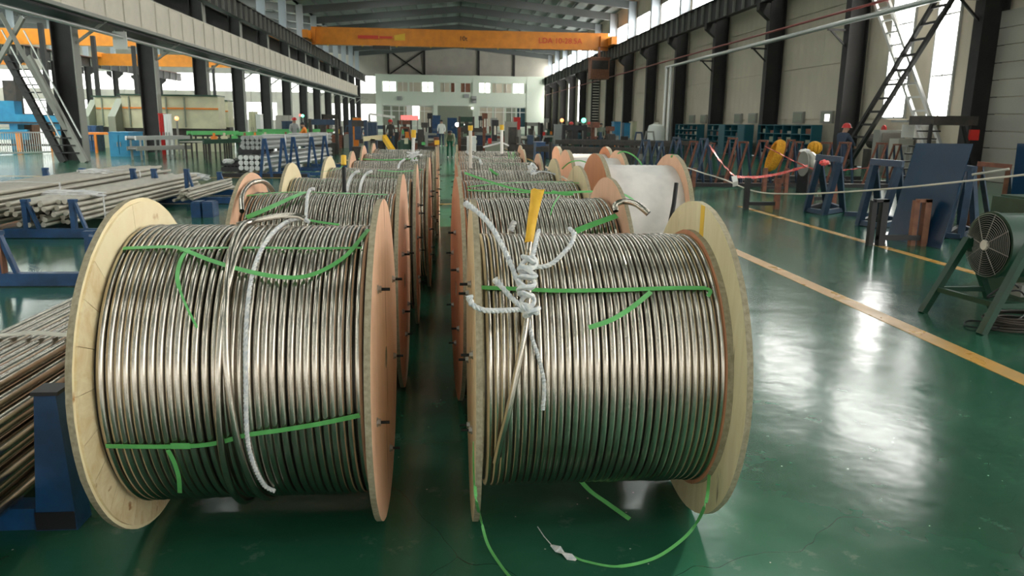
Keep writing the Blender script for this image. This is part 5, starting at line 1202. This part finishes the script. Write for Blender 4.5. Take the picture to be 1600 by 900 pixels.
dark_bundle('low black wrapped bundle with white plastic flap left of the grey bundles', 346, 374, 23.6, .08, .42, 2, 4)
dark_bundle('taller black wrapped bundle next to the grey bundles', 378, 408, 24.2, .15, .85, 1.2, 5)
for i, (px, Y) in enumerate(((418, 22.8), (446, 23.5), (462, 25.5), (490, 26.0), (510, 28))):
    c = ony(px, 250, Y); t = machine('pipe_rack', ['first', 'second', 'third', 'fourth', 'fifth'][i]+' blue rack upright from the left holding the grey wrapped bundles', 'rack', (c[0], Y-.25, 0), 0, 'blue uprights of the grey bundles')
    m = MB(); m.beam((-.16, 0, 0), (-.02, 0, 1.1), .07); m.build('leg', 'blue', t); m = MB(); m.beam((.16, 0, 0), (.02, 0, 1.1), .07); m.build('leg', 'blue', t); m = MB(); m.bb(-.5, 1.2, .02, .1, .02, .12); m.build('base_beam', 'blue', t)
m = MB(); m.beam(ony(342, 256, 22.6)*np.array([1, 1, 0])+np.array([0, 0, .05]), ony(480, 255, 22.6)*np.array([1, 1, 0])+np.array([0, 0, .05]), .12); tag(m.build('floor_rail', 'black'), 'dark rail on the floor under the black wrapped bundles', 'rail')

# overhead crane ---------------------------------------------------------
t = thing('overhead_crane', 'long orange bridge crane spanning the nave', 'crane', (1.3, 76, 9.05))
x0, x1 = -13.1-1.3, 16.0-1.3
m = MB(); m.bb(x0+.5, x1-.4, 0, .6, -.35, 1.15); m.bb(x0+.5, x1-.4, -.08, .68, 1.1, 1.18); m.bb(x0+.5, x1-.4, -.08, .68, -.40, -.33); m.build('girder', 'crane', t)
m = MB(); m.bb(x0, x0+.5, -2.0, 2.4, .0, .7); m.add([(x0+.2, -.3, .7), (x0+.9, -.3, -.3), (x0+.9, -.3, 1.1), (x0+.2, .3, .7), (x0+.9, .3, -.3), (x0+.9, .3, 1.1)], [(0,1,2), (3,5,4), (0,3,4,1), (1,4,5,2), (2,5,3,0)]); m.build('end_carriage', 'crane', t)
m = MB(); m.bb(x1-.5, x1, -2.0, 2.4, .0, .7); m.bb(x1-1.2, x1-.3, -.3, .3, -.1, .9); m.build('end_carriage', 'crane', t)
for x in (x0+.25, x1-.25):
    for y in (-1.6, 2.0): m = MB(); m.cyl((x-.08, y, .1), (x+.08, y, .1), .16, 12); m.build('wheel', 'dark', t)
m = MB(); m.bb(-8.2, -6.6, -.4, .9, -.75, -.42); m.build('trolley', 'dark', t)
for k in range(9): m = MB(); m.bb(x0+2+k*3.2-.05, x0+2.05+k*3.2, -.12, -.02, -.52, -.40); m.build('cable_hanger', 'yellow', t)
def text(s, size, loc, mt, par, name='lettering', rot=(math.pi/2, 0, 0)):
    cu = bpy.data.curves.new(name, 'FONT'); cu.body = s; cu.size = size; cu.extrude = .005; cu.align_x = 'CENTER'
    o = bpy.data.objects.new('tmp', cu); COL.objects.link(o); dg = bpy.context.evaluated_depsgraph_get(); me = bpy.data.meshes.new_from_object(o.evaluated_get(dg)); bpy.data.objects.remove(o)
    me.materials.clear(); me.materials.append(M[mt]); q = bpy.data.objects.new(name, me); COL.objects.link(q); q.parent = par; q.location = loc; q.rotation_euler = rot; return q
text('LDA 10-28.5A', .72, (9.6, -.10, .15), 'redtxt', t)
text('10t', .6, (.3, -.10, .2), 'dark', t)
m = MB(); m.bb(-9.6, -7.7, -.10, -.085, .2, .5); m.bb(-7.6, -6.4, -.10, -.085, .25, .45); m.build('lettering', 'redtxt', t)
m = MB(); m.add([(-6.2, -.1, .1), (-5.2, -.1, .1), (-5.2, -.1, .75), (-6.2, -.1, .55), (-6.2, -.085, .1), (-5.2, -.085, .1), (-5.2, -.085, .75), (-6.2, -.085, .55)], [(0,1,2,3), (7,6,5,4), (0,4,5,1), (1,5,6,2), (2,6,7,3), (3,7,4,0)]); m.build('emblem', 'yellow', t, label='pale yellow emblem on the girder')
# cable loop and cab under the right end
t = thing('crane_cab', 'dark hanging crane cab with cable loops at the right crane rail', 'crane', (14.6, 74.6, 5.9))
m = MB(); m.bb(-.9, .9, 0, 1.4, .0, 1.9); m.bb(-1, 1, -.1, 1.5, 1.9, 2.0); m.bb(-.1, .1, .6, .8, 2.0, 3.0); m.build('cab', 'brown', t)
m = MB(); m.bb(-.8, .8, -.02, 0, .9, 1.7); m.build('cab_window', 'dark', t)
for s in (-.55, .1): m = MB(); m.beam((s, .4, -4.2), (s, .4, 0), .04); m.build('ladder_rail', 'steel', t)
for k in range(16): m = MB(); m.bb(-.55, .1, .38, .42, -4.1+k*.26, -4.02+k*.26); m.build('ladder_rung', 'fabric', t)
# orange beams of the cranes in the left nave
for i, (Y, x0, x1, z) in enumerate(((77, -42.2, -15.6, 9.1), (100, -42.2, -15.6, 8.8))):
    t = thing('overhead_crane', ['nearer', 'farther'][i]+' orange bridge crane in the left nave behind the columns', 'crane', ((x0+x1)/2, Y, z)); w = (x1-x0)/2
    m = MB(); m.bb(-w, w, 0, .6, -.9, .5); m.build('girder', 'crane', t); m = MB(); m.bb(-w, -w+.5, -1.5, 2, 0.05, .6); m.build('end_carriage', 'crane', t); m = MB(); m.bb(w-.5, w, -1.5, 2, 0.05, .6); m.build('end_carriage', 'crane', t)
t = thing('overhead_crane', 'orange bridge crane in the outermost nave at far left', 'crane', (-60, 88, 7.8)); m = MB(); m.bb(-14, 15.4, 0, .7, -.75, .6); m.build('girder', 'crane', t); m = MB(); m.bb(14.5, 15, -1.5, 2, 0, .6); m.build('end_carriage', 'crane', t)

# tank, platform, cabinets by the tall windows
c = Vector(ony(1442, 210, 26.5)); t = thing('air_tank', 'grey vertical pressure tank with a wide hood by the tall windows', 'tank', (c.x, 26.5, 0))
m = MB(); m.lathe([(.0, .15), (.35, .2), (.45, .45), (.45, 1.7), (.38, 1.88), (.2, 1.97), (0, 2.0)], 24, 'z'); m.build('vessel', 'tank', t, smooth=True)
m = MB(); m.bb(-.95, .5, -.5, .5, 1.83, 1.90); m.build('hood', 'grey', t)
for a in (0, 2.1, 4.2): m = MB(); m.bb(.3*math.cos(a)-.04, .3*math.cos(a)+.04, .3*math.sin(a)-.04, .3*math.sin(a)+.04, 0, .3); m.build('leg', 'steelg', t)
m = MB(); m.bb(-1.05, -.5, -.3, .3, 0, 1.25); m.build('control_cabinet', 'wall2', t)
m = MB(); m.bb(-1.0, -.55, -.33, -.30, 1.3, 1.75); m.build('meter_panel', 'white', t)
c = Vector(ony(1490, 190, 21.3)); t = thing('raised_platform', 'dark raised steel platform with steps beside the tank', 'platform', (c.x, 21.3, 0))
m = MB(); m.bb(-.6, .75, 0, 1.2, 1.72, 1.98); m.build('deck', 'dark', t)
for x in (-.6, .65): m = MB(); m.beam((x, .1, 0), (x, .1, 1.75), .08); m.build('leg', 'steel', t)
m = MB(); m.beam((.3, 0, 1.7), (.75, 0, .6), .08); m.build('diagonal', 'steel', t)
for k in range(7): m = MB(); m.bb(-1.3+k*.1, -.75+k*.1, .3, .6, .22*k+.2, .22*k+.24); m.build('step', 'steel', t)
m = MB(); m.bb(.5, .78, -.08, 0, 1.3, 1.6); m.build('fire_box', 'red', t, label='red box on the platform leg')
c = Vector(ony(1392, 230, 27.4)); t = thing('display_cabinet', 'grey framed glass cabinet left of the tank', 'cabinet', (c.x, 27.4, 0))
m = MB(); m.bb(-.5, .5, 0, .4, 0, 1.55); m.build('body', 'steelg', t); m = MB(); m.bb(-.38, .42, -.02, 0, .5, 1.45); m.build('glass', 'tank', t)
c = Vector(ony(1375, 215, 29.2)); t = thing('electric_motor', 'dark grey motor on a stand left of the glass cabinet', 'motor', (c.x, 29.2, 0)); m = MB(); m.lathe([(.3, 0), (.3, .5)], 16, 'y', (0, 0, 1.1)); m.build('motor', 'dark', t); m = MB(); m.bb(-.35, .35, 0, .5, 0, .8); m.build('stand', 'dark', t)
m = MB(); c = onx(1384, 202, 17.2); m.lathe([(.0, 0), (.16, 0), (.16, .05)], 12, 'x', (17.1, c[1], c[2])); tag(m.build('fire_alarm', 'red'), 'small red round alarm on the right wall', 'alarm')
fa = Vector(onz(1335, 268)); t = thing('railing', 'low grey barred railing before the tank on the right', 'railing', (fa.x, 25.0, 0))
m = MB(); m.bb(0, 3.0, -.03, .03, 1.0, 1.06); m.bb(0, 3.0, -.03, .03, .1, .16); m.build('rail', 'pipe', t)
for k in range(18): inst(bar, 'bar', t, (k*3.0/17, 0, .05))
t = thing('storage_barrel', 'white plastic barrel standing before the far teal shelving', 'barrel', at_floor(1024, 46)); m = MB(); m.lathe([(.5, .0), (.52, .1), (.52, 1.35), (.45, 1.6), (.2, 1.7), (0, 1.71)], 24, 'z'); m.build('shell', 'white', t, smooth=True); m = MB(); m.lathe([(.18, 1.7), (.18, 1.78), (0, 1.78)], 12, 'z'); m.build('lid', 'fabric', t)

# machinery clutter in the middle distance --------------------------------
def lathe_machine(label, px, Y, mt, w=1.6, h=1.3, rz=0, d=.9):
    t = machine('machine_tool', label, 'machine', at_floor(px, Y), rz)
    m = MB(); m.bb(-w/2, w/2, 0, d, 0, h*.45); m.build('bed', mt, t)
    m = MB(); m.bb(-w/2, -w/2+w*.3, .05, d*.9, h*.45, h); m.bb(-w/2+.05, -w/2+w*.3-.05, .0, .05, h*.5, h*.9); m.build('headstock', mt, t)
    m = MB(); m.bb(w*.25, w/2, .1, d*.8, h*.45, h*.75); m.build('tailstock', 'dark', t)
    m = MB(); m.cyl((-w/2+w*.3, d*.45, h*.65), (w*.25, d*.45, h*.65), h*.07, 10); m.build('workpiece', 'tube2', t)
    m = MB(); m.beam((-w*.1, d*.2, h*.45), (-w*.1, d*.2, h*.9), .12); m.bb(-w*.18, 0, 0, .2, h*.8, h*.95); m.build('carriage', 'steelg', t)
    return t
def portal(label, px, Y, w, h, mt, mt2):
    t = machine('gantry_machine', label, 'machine', at_floor(px, Y))
    for x in (-w/2, w/2): m = MB(); m.bb(x-.12, x+.12, .02, .48, 0, h-.02); m.build('post', mt, t)
    m = MB(); m.bb(-w/2-.2, w/2+.2, 0, .5, h-.35, h); m.build('cross_beam', mt, t)
    m = MB(); m.bb(-.25, .25, -.2, .3, h*.45, h-.2); m.build('head', mt2, t)
    m = MB(); m.bb(-w/2, w/2, -.3, .8, 0, h*.3); m.build('table', 'dark', t)
    return t
colors = ['dark', 'green', 'blue2', 'rust', 'steel', 'greygreen', 'dark', 'navy', 'steel', 'tealshade', 'dark', 'steelg', 'rust', 'black']
cname = {'steel': 'near black', 'black': 'black', 'dark': 'dark oily', 'green': 'dark green', 'blue2': 'slate blue', 'brown': 'brown', 'greygreen': 'grey green', 'grey': 'grey', 'rust': 'rusty', 'olive': 'olive', 'navy': 'navy', 'tealshade': 'dark teal', 'steelg': 'steel grey'}
# named eye-catching things in that distance
boxy('sky blue machine cabinet before the far right columns', 960, 970, 190, 48, 'sky')
boxy('second sky blue cabinet right of the first, by a column', 976, 985, 192, 48, 'sky')
boxy('pale grey cabinet behind the red helmeted workers', 868, 884, 194, 50, 'grey')
boxy('cream cabinet right of the sky blue cabinets', 988, 995, 190, 49, 'cream')
boxy('slate blue control cabinet left of centre', 570, 588, 191, 40, 'blue2', depth=.5)
boxy('orange machine guard left of the slate blue cabinet', 551, 562, 184, 44, 'orange')
boxy('blue container beside the far roller door', 699, 714, 184, 90, 'blue')
boxy('blue and green machine cab right of the red display', 670, 688, 180, 60, 'blue')
boxy('dark red machine standing tall right of centre', 803, 813, 183, 55, 'red', depth=.6)
boxy('grey enclosure with dark opening right of centre', 790, 808, 190, 50, 'wall2')
boxy('white bench at the end of the central aisle', 730, 744, 213, 34, 'white', cat='bench', name='bench', det=False)
boxy('dark blue bin behind the last right spool', 838, 852, 222, 27, 'blue', cat='bin', name='bin', det=False)
boxy('orange bin left of the walking worker lane', 633, 640, 206, 42, 'orange', cat='bin', name='bin', det=False)
def clash(x, y, r):
    for o in COL.objects:
        if o.parent is None and 'category' in o and abs(o.location.x-x) < r and abs(o.location.y-y) < r+.5: return True
    return False
def small_machine(label, x, Y, mt, mt2, w, h, kind, rng):
    t = machine('machine_tool', label, 'machine', (x, Y, 0)); d = .9
    if kind == 0:
        m = MB(); m.bb(-w/2, w/2, 0, d, 0, h*.45); m.build('bed', mt, t)
        m = MB(); m.bb(-w/2+.01, -w/2+w*.3, .05, d*.9, h*.45, h); m.bb(-w/2+.05, -w/2+w*.3-.05, .0, .05, h*.5, h*.9); m.build('headstock', mt, t)
        m = MB(); m.bb(w*.25, w/2-.01, .1, d*.8, h*.45, h*.75); m.build('tailstock', mt2, t)
        m = MB(); m.cyl((-w/2+w*.3, d*.45, h*.65), (w*.25, d*.45, h*.65), h*.07, 10); m.build('workpiece', 'tube2', t)
        m = MB(); m.bb(-w*.16, -.02, .12, .4, h*.45, h*.92); m.build('carriage', 'steelg', t)
    elif kind == 1:
        m = MB(); m.bb(-w/2, w/2, 0, d, 0, h*.5); m.build('base', mt, t)
        m = MB(); m.bb(-.12, .12, d*.5, d*.9, h*.5, h*1.25); m.bb(-.16, .16, 0.05, d*.9, h*1.1, h*1.3); m.build('column', mt2, t)
        m = MB(); m.cyl((0, .2, h*.8), (0, .2, h*1.1), .05, 10); m.build('spindle', 'tube2', t)
        m = MB(); m.bb(-w*.42, w*.42, -.05, .5, h*.5, h*.57); m.build('table', 'steelg', t)
    elif kind == 2:
        for s in (-1, 1): m = MB(); m.bb(s*w/2-.07, s*w/2+.07, 0, .3, 0, h*1.2); m.build('post', mt, t)
        m = MB(); m.bb(-w/2+.07, w/2-.07, .02, .28, h*1.0, h*1.2-.02); m.build('cross_beam', mt2, t)
        m = MB(); m.bb(-w/2+.08, w/2-.08, -.2, .5, .0, h*.4); m.build('table', 'dark', t)
        m = MB(); m.bb(-.13, .13, -.08, .2, h*.6, h*1.0); m.build('head', mt, t)
    else:
        m = MB(); m.lathe([(w*.4, 0), (w*.42, .05), (w*.42, h*.55), (w*.3, h*.62)], 14, 'z', (0, .4, 0)); m.build('winding_drum', mt, t)
        m = MB(); m.beam((-w/2, .4, 0), (-w*.2, .4, h), .07); m.beam((w/2, .4, 0), (w*.2, .4, h), .07); m.bb(-w*.25, w*.25, .36, .44, h-.06, h+.02); m.build('frame', mt2, t)
    m = MB(); c = rng.choice(['orange', 'white', 'red', 'cream', 'yellow', 'brightgreen', 'skin', 'dark', 'dark']); xx = rng.uniform(-w*.4, w*.3); m.bb(xx, xx+.16, -.10, -.02, h*.5, h*.5+rng.uniform(.12, .3)); m.build('panel', c, t)
    return t
rng = random.Random(12); k = 0
KN = ['lathe-like machine', 'drill-like column machine', 'portal framed machine', 'winding machine']
SZ = ['narrow', 'broad']
ORD = ['first', 'second', 'third', 'fourth', 'fifth', 'sixth', 'seventh', 'eighth', 'ninth', 'tenth', 'eleventh', 'twelfth', 'thirteenth', 'fourteenth', 'fifteenth', 'sixteenth', 'seventeenth', 'eighteenth', 'nineteenth', 'twentieth', 'twenty-first', 'twenty-second']
for (pa, pb, Y, wname, sgn) in ((686, 520, 33.5, 'nearest row on the left', -1), (683, 500, 38.5, 'second row on the left', -1), (684, 480, 48.5, 'third row on the left', -1), (686, 500, 60, 'farthest row on the left', -1),
                         (716, 1010, 36.2, 'nearest row on the right', 1), (718, 1020, 40.2, 'second row on the right', 1), (718, 985, 49.5, 'third row on the right', 1), (716, 950, 62, 'farthest row on the right', 1)):
    xa = ony(pa, 210, Y)[0]; xb = ony(pb, 210, Y)[0]; x = xa; n = 0
    while (x-xb)*sgn < 0 and n < 22 and k < 130:
        w = rng.uniform(.6, 1.3); h = rng.uniform(.95, 1.5)*(1 if Y < 45 else 1.2)
        cx = x+sgn*w/2
        if not clash(cx, Y, w/2+.55):
            mt = colors[k % len(colors)]; 
            if mt == 'olive': mt = 'greygreen'
            mt2 = rng.choice(['dark', 'green', 'steelg', 'blue2', 'black', 'rust', 'dark'])
            small_machine('%s %s, %s from the aisle, %s' % (cname[mt], KN[(k*7) % 4], ORD[n], wname), cx, Y, mt, mt2, w, h, (k*7) % 4, rng)['group'] = 'machines in the '+wname
            n += 1; k += 1
        x += sgn*(w+rng.uniform(.08, .25))
def lamp_post(label, px, py, Y, mt, h2=None, r=.12):
    p = ony(px, py, Y); t = thing('signal_lamp', label, 'lamp', (p[0], Y, 0))
    m = MB(); m.cyl((0, 0, 0), (0, 0, p[2]-r), .05, 8); m.build('pole', 'steelg', t)
    m = MB(); m.lathe([(0, -r), (r*.7, -r*.7), (r, 0), (r*.7, r*.7), (0, r)], 12, 'z', (0, 0, p[2])); m.build('lamp', mt, t, smooth=True)
for a in (('green signal lamp glowing before the right columns', 912, 188, 44, 'led_green', None, .14), ('orange red signal lamp at the far right columns', 878, 188, 52, 'led_orange', None, .13),
          ('green signal lamp beside the grey tower at left', 473, 181, 50, 'led_green', None, .09), ('red signal lamp left of the green one at left', 469, 180, 50, 'led_red', None, .09), ('orange warning lamp beside the second left column', 276, 185, 38, 'led_orange', None, .1)): lamp_post(*a)
t = thing('work_light', 'pair of white work lights in the distance before the roller door', 'lamp', at_floor(722, 50))
m = MB(); m.cyl((0, 0, 0), (0, 0, 1.3), .05, 8); m.bb(-.5, .5, -.03, .03, 1.3, 1.36); m.build('stand', 'dark', t)
for x in (-.3, .26): m = MB(); m.lathe([(0, -.1), (.12, -.08), (.13, 0)], 12, 'y', (x, -.05, 1.5)); m.build('lamp', 'lamp_white', t)
c = ony(640, 184, 60); t = thing('led_display', 'red lit display board hanging over the aisle', 'sign', (c[0], 60, 0))
m = MB(); m.bb(-.66, .66, 0, .1, c[2]-.15, c[2]+.17); m.build('red_panel', 'led_red', t); m = MB(); m.bb(-.22, .22, -.02, .12, c[2]+.17, c[2]+.9); m.build('white_panel', 'white', t); m = MB(); m.cyl((-.6, .05, 0), (-.6, .05, c[2]), .04, 8); m.cyl((.6, .05, 0), (.6, .05, c[2]), .04, 8); m.build('post', 'steelg', t)
# yellow and brown chute beam behind the left spools
a = Vector(ony(568, 217, 17)); b = Vector(ony(600, 214, 17)); c = Vector(ony(614, 236, 16.5)); t = thing('lifting_beam', 'yellow and tan angled arm behind the far left spools', 'beam', (a.x, 17, 0)); o0 = Vector((a.x, 17, 0))
m = MB(); m.beam(a-o0, b-o0, .10, .10); m.build('arm', 'pinef', t); m = MB(); m.beam(b-o0, c-o0, .09, .1); m.build('brace', 'tape', t); m = MB(); m.beam(a-o0+Vector((.2, 0, 0)), Vector((.2, 0, 0)), .1); m.build('post', 'dark', t)
a = Vector(ony(577, 178, 46)); b = Vector(ony(617, 183, 46)); t = thing('lifting_beam', 'white boom reaching right over the machines left of centre', 'beam', (a.x, 46, 0)); o0 = Vector((a.x, 46, 0))
m = MB(); m.beam(a-o0, b-o0, .13, .13); m.build('arm', 'white', t); m = MB(); m.beam(a-o0, (0, 0, 0), .12); m.build('post', 'steelg', t)
# dark long roller bed right of the white spools
for i, (px0, px1, Y0_, Y1_, h) in enumerate(((838, 1010, 25, 24, .8), (868, 1050, 29, 27, .95), (880, 1090, 33, 31, .9))):
    conveyor(['near', 'middle', 'far'][i]+' dark roller bed beyond the white wrapped spools', (px0, 220), (px1, 220), Y0_, Y1_, h, 'dark', 'dark', 8, .9)
